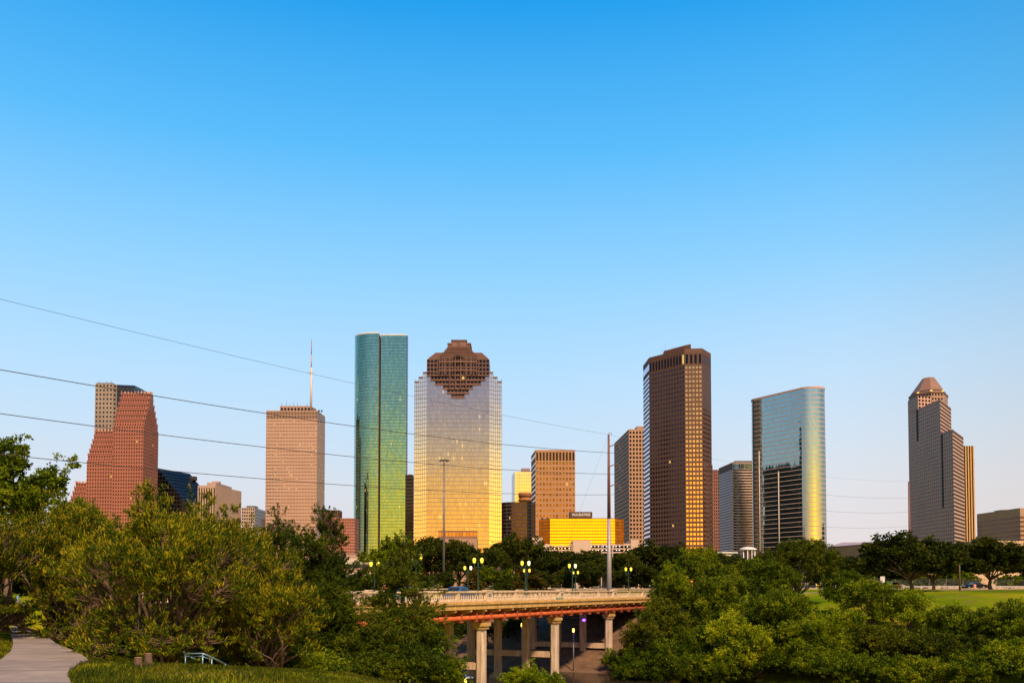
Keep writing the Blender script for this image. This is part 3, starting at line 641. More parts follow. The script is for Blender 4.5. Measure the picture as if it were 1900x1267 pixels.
# pink parking garage in front of the hotel
D = 560.; t = empty('parking_garage', (0, 0, 0), 'pale pink concrete parking garage with lit open decks below the gold hotel', 'garage')
PKC = mat('pink_concrete', (.60, .44, .37), .85, var=.08, scale=.15); DKI = mat('garage_shade', (.015, .013, .012), .9)
X = lambda p: Xat(p, D, 1005); Zp = lambda y: at(1080, y, D).z
def slab(mb, p0, p1, y0, y1, d0=0., d1=24., m_=0): mb.prism([(X(p0), D + d0), (X(p1), D + d0), (X(p1), D + d1), (X(p0), D + d1)], max(Z0, Zp(y1)), Zp(y0), m_, top=m_, bottom=True)
mb = MB()
slab(mb, 988, 1007, 997, 1200); slab(mb, 991, 1020.5, 1009, 1200, -1); slab(mb, 1063, 1096, 1002.3, 1200, -1.2); slab(mb, 1170.5, 1185, 1001.5, 1200, -.5); slab(mb, 1158, 1172, 1008.5, 1011.5, -.2)
build_each(mb, 'stair_tower', PKC, t)
decks = MB(); dark = MB(); cols = MB()
for y in (1012, 1019, 1026): slab(decks, 1020.5, 1062, y, y + 2.5, 0, 22)
for y in (1009.5, 1016.5, 1023.5): slab(decks, 1096, 1172, y, y + 2.2, 0, 22)
for y in (1009.2,): slab(decks, 1060, 1063, y - 1, y + 12)
slab(dark, 1020.5, 1062, 1013, 1200, 9, 20); slab(dark, 1096, 1172, 1010.5, 1200, 9, 20)  # near-black blocks standing for the shade inside the garage
for p in (1020.5, 1041, 1061): slab(cols, p, p + 1.4, 1009 if p > 1030 else 1008, 1200, -.3, 1)
for p in (1115, 1136, 1157): slab(cols, p, p + 1.4, 1007.5, 1200, -.3, 1)
build_each(decks, 'parking_deck', PKC, t); dark.build('interior_shade_block', DKI, t, (0, 0, 0)); build_each(cols, 'column', PKC, t)
GLOW = mat('garage_lamp', (1, .7, .3), .5, emit=((1, .62, .18), 3.0)); GLW2 = mat('garage_tube', (1, .95, .85), .5, emit=((1, .9, .75), 3.0)); rng = random.Random(4)
lm = MB(); lm2 = MB()
for y in (1015.6, 1022.6):
    for k in range(6): lm.box((X(1023 + k * 6.6 + rng.random() * 3), D + 6, Zp(y + .5)), (.6, .6, .55))
for y in (1012.8, 1019.8):
    for k in range(11): (lm if k % 4 == 1 else lm2).box((X(1098 + k * 6.6 + rng.random() * 3), D + 5, Zp(y)), (.6, .5, .35))
build_each(lm, 'amber_lamp', GLOW, t); build_each(lm2, 'white_lamp', GLW2, t)

# tall tan tower with black square windows
H = 169.4; D = 960.; t = empty('office_tower', (0, 0, 0), 'tan tower with black square windows and blank ribbed flank left of the octagonal tower', 'building', GR)
TBW = fac('tan_black_windows', (.46, .275, .185), (.015, .015, .018), (.2, .8), (.22, .78), var=.3, lit=.02, wvar=.05)
TBS = fac('tan_ribbed_shaded_flank', (.235, .135, .10), (.30, .20, .155), (.0, 1), (.36, .56), var=.1, rough=.5, wvar=.06)  # flank stone darkened: its weaker light is put into the wall colour
fl_ = (Xat(1167, D, 850), D); bl = corner(1139.5, 823.5, H); fr = (Xat(1215, D, 850), D)
mb = MB(); P = [bl, fl_, fr, (fr[0], bl[1])]
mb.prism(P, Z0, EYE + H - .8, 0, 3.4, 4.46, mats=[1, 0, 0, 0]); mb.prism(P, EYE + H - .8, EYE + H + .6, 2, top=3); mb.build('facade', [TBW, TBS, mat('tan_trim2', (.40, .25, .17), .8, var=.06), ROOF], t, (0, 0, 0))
mb = MB(); mb.box((Xat(1192, D + 15, 790), D + 20, EYE + H + 3), (14, 20, 5.2)); build_each(mb, 'penthouse', mat('tan_trim2', (.4, .25, .17)), t)

# dark octagonal tower
H = 185.6; c1, c2, c3, c4, c5 = corner(1193.3, 678.5, H), corner(1204.3, 663.5, H), corner(1270, 646.8, H), corner(1302.5, 646, H), corner(1319, 655.8, H)
t = empty('office_tower', (0, 0, 0), 'very tall dark brown faceted tower with gold reflection tinted into one narrow face', 'building', GR)
OCT = fac('brown_octagon', (.115, .064, .056), (.10, .085, .10), (.2, .8), (.25, .75), var=.35, lit=.015, wvar=.08)
OCG = fac('brown_octagon_front', (.13, .065, .045), (1.0, .62, .26), (.2, .80), (.25, .75), var=.35, wob=.012, lit=.02, wvar=.08)  # gold sky reflection tinted into the panes of this face
OCB = fac('brown_octagon_bands', (.10, .06, .05), (.50, .46, .60), (.0, 1), (.3, .8), var=.1, wob=.01)  # lilac sky reflection tinted into the panes of the left face
OCS = fac('brown_octagon_slots', (.12, .062, .045), (.03, .03, .04), (.25, .8), (.12, .85), lit=.10, lits=.9)
OCT.name = 'brown_octagon'
bk1 = (c5[0] - 4, c5[1] + 45); bk2 = (c1[0] + 6, c1[1] + 30)
P = [c1, c2, c3, c4, c5, bk1, bk2]; zs = EYE + H - 13.0
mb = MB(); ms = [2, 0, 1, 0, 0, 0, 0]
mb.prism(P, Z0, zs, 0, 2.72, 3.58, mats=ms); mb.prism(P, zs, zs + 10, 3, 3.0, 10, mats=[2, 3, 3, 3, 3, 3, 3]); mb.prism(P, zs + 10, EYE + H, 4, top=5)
mb.build('facade', [OCT, OCG, OCB, OCS, mat('octagon_trim', (.13, .065, .05), .7, var=.08), ROOF], t, (0, 0, 0))
mb = MB(); pa, pb_ = corner(1232, 655, H + 1.5), corner(1273, 643, H + 4)
mb.prism([pa, corner(1272, 645.5, H + 1), corner(1282, 646, H), (c4[0] - 6, c4[1] + 40), (pa[0] + 2, pa[1] + 25)], EYE + H, EYE + H + 3.2, 0, top=1); build_each(mb, 'penthouse', [mat('octagon_penthouse', (.17, .07, .055), .7), ROOF], t)
mb = MB()
for px, h in ((1228, 5), (1233.5, 9), (1270, 5), (1274, 7), (1280, 6)): p = corner(px, 650, H + 2); ant(mb, p[0] + 2, p[1] + 10, EYE + H + 2, h, .07)
build_each(mb, 'roof_aerial', STEEL, t)
mb = MB(); e5 = (c5[0] + .3, c5[1] - .3); zl = at(1319, 862, c5[1]).z
mb.prism([(c4[0] + .25, c4[1] - .3), (Xat(1322.5, c5[1] + 2, 900), c5[1] + 2), (c5[0] + 1.5, c5[1] + 40), (c4[0] + 1, c4[1] + 40)], Z0, zl, 0, 3.0, 3.62, top=1, zr=zs)
BLW = fac('brown_lower_wing', (.15, .075, .055), (.015, .015, .018), (.2, .8), (.25, .75), var=.3)
mb.build('lower_wing', [BLW, ROOF], t, (0, 0, 0))

# slim red-brown ribbed tower behind
D = 905.; t = empty('office_tower', (0, 0, 0), 'slim red-brown ribbed tower just right of the dark octagonal tower', 'building', GR)
RRB = fac('redbrown_ribs', (.27, .12, .10), (.02, .015, .02), (.35, .8), (.2, .8))
mb = MB(); mb.prism([(Xat(1312, D), D), (Xat(1334.5, D), D), (Xat(1334.5, D), D + 40), (Xat(1312, D), D + 40)], Z0, at(1325, 872, D).z, 0, 1.9, 3.3, top=1); mb.build('facade', [RRB, ROOF], t, (0, 0, 0))
mb = MB(); mb.box((Xat(1324, D + 10), D + 10, at(1325, 872, D).z + .6), (8, 8, 1.4)); build_each(mb, 'roof_housing', ROOF, t)

# white banded tower
H = 104.; D = 742.; t = empty('apartment_tower', (0, 0, 0), 'pale pink tower striped with white balcony bands left of the rounded mirror tower', 'building', GR)
WBF = fac('white_bands', (.66, .50, .44), (.17, .13, .13), (.0, 1), (.42, .98), var=.55, wob=.02, wvar=.06)
WBS = fac('white_bands_shaded_side', (.36, .35, .42), (.06, .06, .075), (.15, 1), (.3, 1), var=.4)  # lavender shade painted into this side's wall colour
WTP = fac('glazed_penthouse', (.3, .24, .2), (.40, .38, .33), (.04, .96), (.1, .9), var=.8)
nf_ = (Xat(1359.5, D, 900), D); bl = corner(1333.5, 868.5, H); fr = (Xat(1412, D, 900), D)
P = [bl, nf_, fr, (fr[0], bl[1])]
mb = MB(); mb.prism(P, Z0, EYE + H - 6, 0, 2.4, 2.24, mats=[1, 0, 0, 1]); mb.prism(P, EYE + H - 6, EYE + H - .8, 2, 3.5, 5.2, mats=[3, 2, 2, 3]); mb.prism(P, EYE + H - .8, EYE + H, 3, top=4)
mb.build('facade', [WBF, WBS, WTP, mat('mauve_fascia', (.33, .25, .25), .8), ROOF], t, (0, 0, 0))
bl_ = MB(); nfl = int((EYE + H - 8 - Z0) / 2.24)
for k in range(nfl): bl_.box(((nf_[0] + fr[0]) / 2 - 1.2, D - .5, EYE + H - 6 - 2.24 * (k + 1) + .36), (fr[0] - nf_[0] - 1.2, 1.0, .5))
bl_.build('balcony_slabs', mat('balcony_white', (.68, .52, .46), .7, var=.06), t, (0, 0, 0))
mb = MB(); mb.box(((nf_[0] + fr[0]) / 2, D + 12, EYE + H + 1), (16, 14, 2)); build_each(mb, 'roof_housing', ROOF, t)

# rounded mirror tower
H = 145.; t = empty('office_tower', (0, 0, 0), 'blue mirror-glass tower with rounded ends and thin pink floor lines', 'building', GR)
RND = fac('blue_mirror', (.56, .42, .40), (.50, .70, .74), (.0, 1), (.15, 1), wob=.006, rough=.03, var=.10, wall_rough=.5, wvar=.05)
A_ = Vector((209., 650.)); B_ = Vector((186., 686.6)); n_ = Vector((.847, .532)); r_ = 10.
d_ = (A_ - B_).normalized(); pts = []
cA = A_ + n_ * r_; cB = B_ + n_ * r_
for a_ in np.linspace(-90, 90, 25): pts.append(tuple(cA + d_ * (r_ * math.cos(R(a_))) + n_ * (r_ * math.sin(R(a_)))))
for a_ in np.linspace(90, 270, 25): pts.append(tuple(cB + d_ * (r_ * math.cos(R(a_))) + n_ * (r_ * math.sin(R(a_)))))
mb = MB(); mb.prism(pts, Z0, EYE + H - 1.2, 0, 1.5, 3.42, cont=True, smooth=False); o = mb.build('facade', RND, t, (0, 0, 0))
me_ = o.data
bm = bmesh.new(); bm.from_mesh(me_); bmesh.ops.remove_doubles(bm, verts=bm.verts, dist=.001); bm.to_mesh(me_); bm.free(); me_.polygons.foreach_set('use_smooth', [True] * len(me_.polygons))
mb = MB(); o2 = [tuple(Vector(p) + (Vector(p) - (A_ + B_) / 2 - n_ * r_).normalized() * .25) for p in pts]
mb.prism(o2, EYE + H - 1.2, EYE + H + .3, 0, top=1, bottom=True); mb.build('roof_rim', [mat('rim_pink', (.55, .38, .36), .6), ROOF], t, (0, 0, 0))
mb = MB()
for f_ in (.07, .5): p = A_.lerp(B_, 1 - f_) - n_ * .12; mb.tube([(p.x, p.y, Z0), (p.x, p.y, EYE + H * (.72 if f_ < .1 else .6))], .32, 4)
build_each(mb, 'facade_rail', mat('rail_white', (.6, .52, .5), .5), t)
# dark towers beyond the left edge that this glass mirrors
t = empty('office_tower', (0, 0, 0), 'broad dark tower beyond the left edge, mirrored in the rounded glass tower', 'building', GR)
mb = MB(); mb.prism([(-540, 713), (-502, 713), (-502, 838), (-540, 838)], Z0, 194, 0, 3, 3.8, top=1); mb.build('facade', [BLK2, ROOF], t, (0, 0, 0))
mb = MB()
for k in range(11): mb.box((-520, 722 + k * 10.4, 196), (12, 5, 4 + (k % 3)))
build_each(mb, 'roof_housing', DSTEEL, t)
t = empty('office_tower', (0, 0, 0), 'slender dark tower beyond the left edge, mirrored as a spire in the rounded tower', 'building', GR)
mb = MB(); mb.prism([(-540, 698), (-502, 698), (-502, 711), (-540, 711)], Z0, 236, 0, 3, 3.8, top=1); mb.prism([(-530, 698.5), (-506, 698.5), (-506, 705), (-530, 705)], 236, 258, 0, 3, 3.8, top=1); mb.build('facade', [BLK2, ROOF], t, (0, 0, 0))
mb = MB(); mb.tube([(-518, 702, 258), (-518, 702, 280)], [.8, .3], 6); mb.build('antenna_mast', DSTEEL, t, (0, 0, 0))

# grey tower with a faceted pyramid roof
t = empty('office_tower', (0, 0, 0), 'grey-mauve stepped tower with a truncated pyramid roof at the right', 'building', GR)
CON = fac('mauve_grid', (.58, .36, .30), (.012, .012, .016), (.2, .80), (.2, .80), var=.3, wvar=.05)
COS = fac('striped_flank', (.58, .40, .345), (.15, .085, .07), (.0, 1), (.42, 1), var=.1, rough=.6, wvar=.05)
COW = fac('pink_crown_grid', (.40, .25, .19), (.02, .018, .02), (.22, .78), (.3, .78), var=.2)
COP = mat('pink_roof', (.27, .155, .115), .6, var=.1, scale=.1); CTR = mat('mauve_trim', (.3, .21, .2), .8, var=.06)
HA, HB = 167.3, 136.7
An, Ar = corner(1743.8, 740.7, HA), corner(1764.6, 757, HA); Bn, Br = corner(1768, 796, HB), corner(1787.5, 811, HB)
lf = Vector(An) - Vector(Bn); lf = lf.normalized()
def onface(px, h=168.):
    a_ = (px - CX) / F; tt = (a_ * (CT * Bn[1] + ST * h) - Bn[0]) / (lf.x - a_ * CT * lf.y); return Vector(Bn) + lf * tt
Lb = onface(1684.8)
mb = MB(); P = [tuple(Lb), An, Ar, (Ar[0], Ar[1] + 40), (Lb.x + 20, Lb.y + 25)]
mb.prism(P, Z0, EYE + HA - 1, 0, 4.0, 3.35, mats=[0, 1, 0, 0, 0]); mb.prism(P, EYE + HA - 1, EYE + HA, 2, top=3); mb.build('tall_slab', [CON, COS, CTR, ROOF], t, (0, 0, 0))
Bb = Vector(Bn) + lf * 25; mb = MB(); P = [(Bb.x - .3, Bb.y), (Bn[0] - .3, Bn[1]), Br, (Br[0], Br[1] + 30), (Bb.x + 20, Bb.y + 20)]
mb.prism(P, Z0, EYE + HB - 1, 0, 4.0, 3.35, mats=[0, 1, 0, 0, 0]); mb.prism(P, EYE + HB - 1, EYE + HB, 2, top=3); mb.build('low_slab', [CON, COS, CTR, ROOF], t, (0, 0, 0))
NCH = mat('groove_shade_and_window', (.035, .03, .035), .8); mb = MB()
for base, f0, y0, y1 in ((Lb, 1703, 760, 818), (Lb, 1748.5, 806, 942)):
    # dark strips painting groove shade: the point of the face plane under that pixel
    p = onface(f0, 130.); tt = (p - Vector(Bn)).length; D_ = p.y
    nn = Vector((lf.y, -lf.x)); nn = nn if nn.x < 0 else -nn
    P = [tuple(p + nn * .12 + lf * -2.0), tuple(p + nn * .12 + lf * 2.0), tuple(p - nn * .5 + lf * 2.0), tuple(p - nn * .5 + lf * -2.0)] if tt > 30 else [tuple(p + nn * .42 + lf * -1.6), tuple(p + nn * .42 + lf * 1.6), tuple(p + lf * 1.6), tuple(p + lf * -1.6)]
    mb.prism(P, at(f0, y1, D_).z, at(f0, y0, D_).z, 0, top=0, bottom=True)
build_each(mb, 'groove_shade_strip', NCH, t)
q0, q1 = onface(1703.5), onface(1684.8)
mb = MB(); mb.prism([tuple(q1), tuple(q0), (q0.x + 14, q0.y + 4), (q1.x + 14, q1.y + 4)], EYE + HA + .02, at(1684.6, 743.6, q1.y).z, 0, 4.0, 3.35, top=1, zr=EYE + HA); mb.build('back_slab', [CON, ROOF], t, (0, 0, 0))
HC = 184.
lo = [corner(*p, HC) for p in ((1687, 738.5), (1702.5, 732), (1728, 728.2), (1750, 728.6), (1758.6, 736.5))]
lo += [(lo[4][0] + .40 * 22, lo[4][1] + 22), (lo[0][0] + .50 * 22, lo[0][1] + 22)]
mx_, my_ = sum(p[0] for p in lo) / 7, sum(p[1] for p in lo) / 7
zb_, zc_, ztop = EYE + HA - 14, EYE + HC, at(1727, 702.5, my_).z
def octp(f): return [(mx_ + (p[0] - mx_) * f, my_ + (p[1] - my_) * f) for p in lo]
mb = MB(); mb.prism(lo, zb_, zc_, 0, 2.6, 3.9, top=1); mb.build('octagon_drum', [COW, COP], t, (0, 0, 0))
hi = octp(.34); mb = MB()
for i in range(7):
    a_, b2 = lo[i], lo[(i + 1) % 7]; c2_, d2 = hi[(i + 1) % 7], hi[i]
    mb.poly([(a_[0], a_[1], zc_ + 1.2), (b2[0], b2[1], zc_ + 1.2), (c2_[0], c2_[1], ztop), (d2[0], d2[1], ztop)])
mb.poly([(p[0], p[1], ztop) for p in hi]); mb.prism(octp(1.04), zc_ + .1, zc_ + 1.2, 0, top=0, bottom=True); rf = mb.build('pyramid_roof', COP, t, (0, 0, 0))
mb = MB()
for i in (1, 2, 0, 3):
    a_, b2, c2_, d2 = Vector(lo[i] + (zc_ + 1.2,)), Vector(lo[(i + 1) % 7] + (zc_ + 1.2,)), Vector(hi[(i + 1) % 7] + (ztop,)), Vector(hi[i] + (ztop,))
    for k in range(4):
        p = a_.lerp(b2, .2 + .2 * k).lerp(d2.lerp(c2_, .2 + .2 * k), .10); nrm = (b2 - a_).cross(d2 - a_).normalized()
        mb.box(p + nrm * .1, (1.6, .5, 1.3), axes=((b2 - a_).normalized(), nrm, (d2 - a_).normalized()))
build_each(mb, 'roof_window', NCH, rf)
mb = MB(); lmat = mat('roof_uplight', (1, .75, .2), .5, emit=((1, .68, .1), .9))
for i in (1, 2, 3): a_ = lo[i]; mb.box((a_[0] * .97 + mx_ * .03, a_[1] * .97 + my_ * .03, zc_ + 1.8), (1.6, 1.6, .9))
build_each(mb, 'roof_uplight', lmat, rf)

# brown-gold striped tower behind
D = 905.; t = empty('office_tower', (0, 0, 0), 'slim tower with vertical gold and black stripes behind the stepped grey tower', 'building', GR)
GBS = fac('gold_black_stripes', (.60, .37, .17), (.02, .015, .018), (.0, .5), (0, 1), var=.1, wvar=.04)
mb = MB(); mb.prism([(Xat(1780, D, 900), D), (Xat(1808.5, D, 900), D), (Xat(1808.5, D, 900), D + 35), (Xat(1780, D, 900), D + 35)], Z0, at(1798, 827, D).z, 0, 2.56, 200, top=1); mb.build('facade', [GBS, ROOF], t, (0, 0, 0))
mb = MB(); mb.box((Xat(1796, D + 12, 826), D + 14, at(1798, 827, D).z + .3), (8, 8, .8)); build_each(mb, 'roof_housing', ROOF, t)

# wide low block at the right edge
H = 53.8; t = empty('office_block', (0, 0, 0), 'broad low brown block with rows of recessed windows at the right edge', 'building', GR)
WLB = fac('brown_rows', (.40, .25, .175), (.10, .065, .055), (.12, .88), (.35, .8), var=.5, wvar=.06)
WLT = mat('brown_parapet', (.42, .27, .19), .85, var=.1, scale=.2)
nr, lb = corner(1892.5, 942, H), corner(1812.5, 953.5, H); rt = (nr[0] + 60, nr[1] + 22)
mb = MB(); P = [lb, nr, rt, (rt[0], lb[1] + 20)]; mb.prism(P, Z0, EYE + H - 5, 0, 1.6, 3.0); mb.prism(P, EYE + H - 5, EYE + H, 1, top=2); mb.build('facade', [WLB, WLT, ROOF], t, (0, 0, 0))
mb = MB(); mb.box((lb[0] * .5 + nr[0] * .5 + 10, nr[1] + 30, EYE + H + .5), (14, 10, 1)); build_each(mb, 'roof_housing', ROOF, t)

# low hall: shade painted into the brown flank, sunlight into the peach front
t = empty('exhibition_hall', (0, 0, 0), 'long low hall with a brown flank painted as shaded, peach front wall as sunlit and shallow mauve metal roof', 'hall')
HBR = mat('hall_shaded_wall', (.34, .205, .135), .85, var=.12, scale=.08); HPE = mat('hall_sunlit_wall', (.66, .46, .31), .85, var=.08, scale=.06); HRO = mat('hall_roof', (.42, .33, .36), .6, var=.1, scale=.05)
D = 360.; p0 = at(1536, 1013, D + 60); p1 = at(1705, 1003, D); p2 = at(1828, 1013, D + 55); zt_ = p1.z
mb = MB(); mb.poly([(p0.x, p0.y, Z0), (p1.x, p1.y, Z0), (p1.x, p1.y, zt_), (p0.x, p0.y, zt_)]); mb.build('shaded_flank', HBR, t, (0, 0, 0))
mb = MB(); mb.poly([(p1.x, p1.y, Z0), (p2.x, p2.y, Z0), (p2.x, p2.y, zt_ - .4), (p1.x, p1.y, zt_ - .4)]); e2 = (p2.x + 25, p2.y + 10)
mb.poly([(p2.x, p2.y, Z0), (e2[0], e2[1], Z0), (e2[0], e2[1], zt_ - .4), (p2.x, p2.y, zt_ - .4)]); mb.build('sunlit_front', HPE, t, (0, 0, 0))
mb = MB(); cz_ = zt_ + 5.0
def hip(q, z): return (q[0], q[1], z)
r0, r1 = at(1563, 1003, D + 75), at(1700, 996, D + 60)
r0.z = zt_ + 3.2; r1.z = zt_ + 3.0
vd = at(1632, 1006, D + 40); vd.z = zt_ + .6
mb.poly([(p0.x, p0.y, zt_), (vd.x, vd.y - 20, zt_), r0]); mb.poly([(vd.x, vd.y - 20, zt_), (p1.x, p1.y, zt_), r1]); mb.poly([(vd.x, vd.y - 20, zt_), r1, r0]); mb.poly([(p1.x, p1.y, zt_), (p2.x, p2.y, zt_ - .3), r1])
mb.poly([(p0.x, p0.y, zt_), r0, (r0.x - 5, r0.y + 30, zt_)])
mb.build('roof', HRO, t, (0, 0, 0))
mb = MB(); mb.tube([(p0.x, p0.y, zt_ + .1), (p1.x, p1.y, zt_ + .1)], .3, 5); mb.tube([(p1.x, p1.y, zt_ - .3), (p2.x, p2.y, zt_ - .6)], .25, 5); mb.build('eave', mat('eave_mauve', (.2, .14, .16), .7), t, (0, 0, 0))
t = empty('garage_block', (0, 0, 0), 'peach low block with a small grey roof unit below the broad brown block', 'building')
D = 420.; mb = MB(); P = [(Xat(1824, D, 1010), D), (Xat(1930, D, 1010), D), (Xat(1930, D, 1010), D + 30), (Xat(1824, D, 1010), D + 30)]; mb.prism(P, Z0, at(1850, 1003, D).z, 0, top=1); mb.build('wall', [HPE, ROOF], t, (0, 0, 0))
mb = MB(); mb.box((Xat(1815, D + 2, 1007), D + 2, at(1850, 1006, D).z), (5, 5, 2.6)); mb.build('roof_unit', STEEL, t, (0, 0, 0))

# white pavilion, flat pale shop, overpass
t = empty('pavilion', (0, 0, 0), 'small white round pavilion with a shallow dome below the striped tower', 'pavilion')
c = at(1388, 1024, 330); mb = MB(); mb.lathe([(3.0, 0), (3.0, .4), (2.5, .75), (1.4, 1.1), (0, 1.25)], (c.x, c.y, at(1388, 1020, 330).z), 20); mb.build('roof', WHITE, t, (0, 0, 0))
mb = MB()
for k in range(10): mb.tube([(c.x + 2.5 * math.cos(k * .628), c.y + 2.5 * math.sin(k * .628), 11.8), (c.x + 2.5 * math.cos(k * .628), c.y + 2.5 * math.sin(k * .628), at(1388, 1020, 330).z + .1)], .18, 6)
build_each(mb, 'column', WHITE, t); mb = MB(); mb.lathe([(1.9, 11.8), (1.9, at(1388, 1020, 330).z)], (c.x, c.y, 0), 16); mb.build('glazing', mat('dark_glass', (.05, .06, .07), .1), t, (0, 0, 0))
t = empty('shop_block', (0, 0, 0), 'cream flat-roofed block between the octagonal tower and the pavilion', 'building')
D = 340.; mb = MB(); mb.prism([(Xat(1322, D, 1025), D), (Xat(1358, D, 1025), D), (Xat(1358, D, 1025), D + 15), (Xat(1322, D, 1025), D + 15)], Z0, at(1340, 1026, D).z, 0, 4, 3.2, top=1)
mb.build('wall', [fac('cream_wall', (.62, .52, .40), (.05, .05, .05), (.1, .9), (.3, .7)), ROOF], t, (0, 0, 0)); mb = MB(); mb.box((Xat(1340, D + 7, 1025), D + 5, at(1340, 1026, D).z + .25), (8.2, 11, .5)); mb.build('parapet', WHITE, t, (0, 0, 0))
t = empty('overpass', (0, 0, 0), 'pale concrete highway overpass between the cypress and the teal tower', 'bridge')
mb = MB(); ya, yb = 285., 300.; X0, X1 = Xat(500, 285, 1050), Xat(742, 285, 1050); zt2, zb2 = at(650, 1036, 285).z, at(650, 1046, 285).z
mb.box(((X0 + X1) / 2, 292, (zt2 + zb2) / 2), (X1 - X0, 15, zt2 - zb2)); mb.build('deck', mat('overpass_concrete', (.62, .54, .46), .8, var=.1, scale=.1), t, (0, 0, 0))
mb = MB(); mb.box(((X0 + X1) / 2, 284.6, zb2 - .7), (X1 - X0, .6, 1.2)); mb.box(((X0 + X1) / 2, 284.2, zb2 - 3.6), (X1 - X0, .5, 1.6), 1); mb.build('girder', [DSTEEL, mat('overpass_concrete', (.6, .5, .45))], t, (0, 0, 0))
for k in range(5):
    mb = MB(); mb.tube([(X0 + (X1 - X0) * (k + .5) / 5, 292, 11.5), (X0 + (X1 - X0) * (k + .5) / 5, 292, zb2)], .8, 10); mb.build('pier', CONC, t, (0, 0, 0))
t = empty('low_block', (0, 0, 0), 'flat pinkish low block at the foot of the teal tower', 'building')
D = 520.; mb = MB(); mb.prism([(Xat(610, D, 1030), D), (Xat(690, D, 1030), D), (Xat(690, D, 1030), D + 20), (Xat(610, D, 1030), D + 20)], Z0, at(650, 1028.5, D).z, 0, top=1); mb.build('wall', [mat('lowblock_pink', (.45, .28, .23), .85), ROOF], t, (0, 0, 0))
mb = MB(); mb.box((Xat(650, D + 8, 1028), D + 8, at(650, 1028.5, D).z + .4), (8, 6, .8)); mb.build('roof_unit', ROOF, t, (0, 0, 0))

# ------------------------------------------------------------ the old concrete bridge
DIRB = Vector((.447, .894, 0)).normalized(); NRM = Vector((.894, -.447, 0)).normalized(); UPV = Vector((0, 0, 1))
BO = Vector((-12.3, 73, 0))
def bp(s, w_, z): return BO + DIRB * s - NRM * w_ + UPV * z       # s along the bridge, w across it away from the camera
S0, S1 = -9., 96.; ZD = 10.75
t = empty('road_bridge', bp(28, 6, 0), 'old cream concrete road bridge with balustrade over the bayou', 'bridge')
BOFF = Vector(t.location); AX = (DIRB, NRM, UPV)
CREAM = mat('cream_concrete', (.80, .64, .44), .85, var=.22, scale=1.1, bump=.3, dark=(.62, .47, .30), streak=True)
OCHRE = mat('ochre_concrete', (.74, .47, .14), .85, var=.22, scale=1.0, bump=.3, dark=(.50, .30, .11), streak=True)
PIERM = mat('weathered_pier', (.60, .47, .34), .9, var=.4, scale=1.1, bump=.5, streak=True)
PIERI = mat('weathered_inner_pier', (.60, .42, .27), .9, var=.35, scale=1.0, bump=.5, streak=True)
RUST = mat('red_oxide_pipe', (.62, .13, .03), .7, var=.35, scale=1.2, bump=.3)
RUSTD = mat('rust_steel', (.34, .085, .035), .8, var=.3, scale=1.0)
def bb(mb, s0, s1, w0, w1, z0, z1, m=0): mb.box(bp((s0 + s1) / 2, (w0 + w1) / 2, (z0 + z1) / 2), (s1 - s0, w1 - w0, z1 - z0), m, axes=AX)
def part(mb, name, m, parent=t): o = mb.build(name, m, None, (0, 0, 0)); o.location = (0, 0, 0) if parent is not t else -BOFF; o.parent = parent; return o
WB = 14.6
mb = MB(); bb(mb, S0, S1, -.2, WB + .2, ZD - .35, ZD); bb(mb, S0, S1, .15, 1.7, ZD, ZD + .15, 1); bb(mb, S0, S1, WB - 1.7, WB - .15, ZD, ZD + .15, 1); part(mb, 'deck', [ASPH, mat('walk_concrete', (.17, .13, .10), .9, var=.2)])
mb = MB(); bb(mb, S0, S1, -.35, .15, ZD - .78, ZD - .02); bb(mb, S0, S1, -.48, -.352, ZD - .30, ZD - .1); bb(mb, S0, S1, WB - .15, WB + .35, ZD - .78, ZD - .02); part(mb, 'fascia_beam', OCHRE)
for w_ in (1.3, 5.2, 9.1, 13.0): mb = MB(); bb(mb, S0, S1, w_ - .25, w_ + .25, ZD - 1.35, ZD - .352); part(mb, 'girder', RUSTD if w_ < 2 else PIERI)
mb = MB(); mb.tube([bp(S0, .25, ZD - 1.62), bp(S1, .25, ZD - 1.62)], .27, 14); pipe = part(mb, 'pipe', RUST)
s = S0 + 1.2
while s < S1:
    mb = MB(); bb(mb, s - .09, s + .09, -.06, .56, ZD - 1.98, ZD - 1.0); bb(mb, s - .2, s + .2, -.12, .62, ZD - 2.04, ZD - 1.95)
    o = mb.build('pipe_hanger', RUSTD, None, (0, 0, 0)); o.parent = pipe
    s += 3.05
# cantilever brackets under the walk
def bracket(s):
    mb = MB(); pr = [(-.28, ZD - .79), (-.28, ZD - 1.0), (.1, ZD - 1.12), (1.0, ZD - 1.35), (1.0, ZD - .79)]
    a_, b2 = [bp(s - .14, w_, z) for w_, z in pr], [bp(s + .14, w_, z) for w_, z in pr]
    mb.poly(a_); mb.poly(b2[::-1])
    for i in range(5): mb.poly([a_[(i + 1) % 5], a_[i], b2[i], b2[(i + 1) % 5]])
    return part(mb, 'bracket', OCHRE)
s = S0 + 2.7
while s < S1: bracket(s); s += 3.05
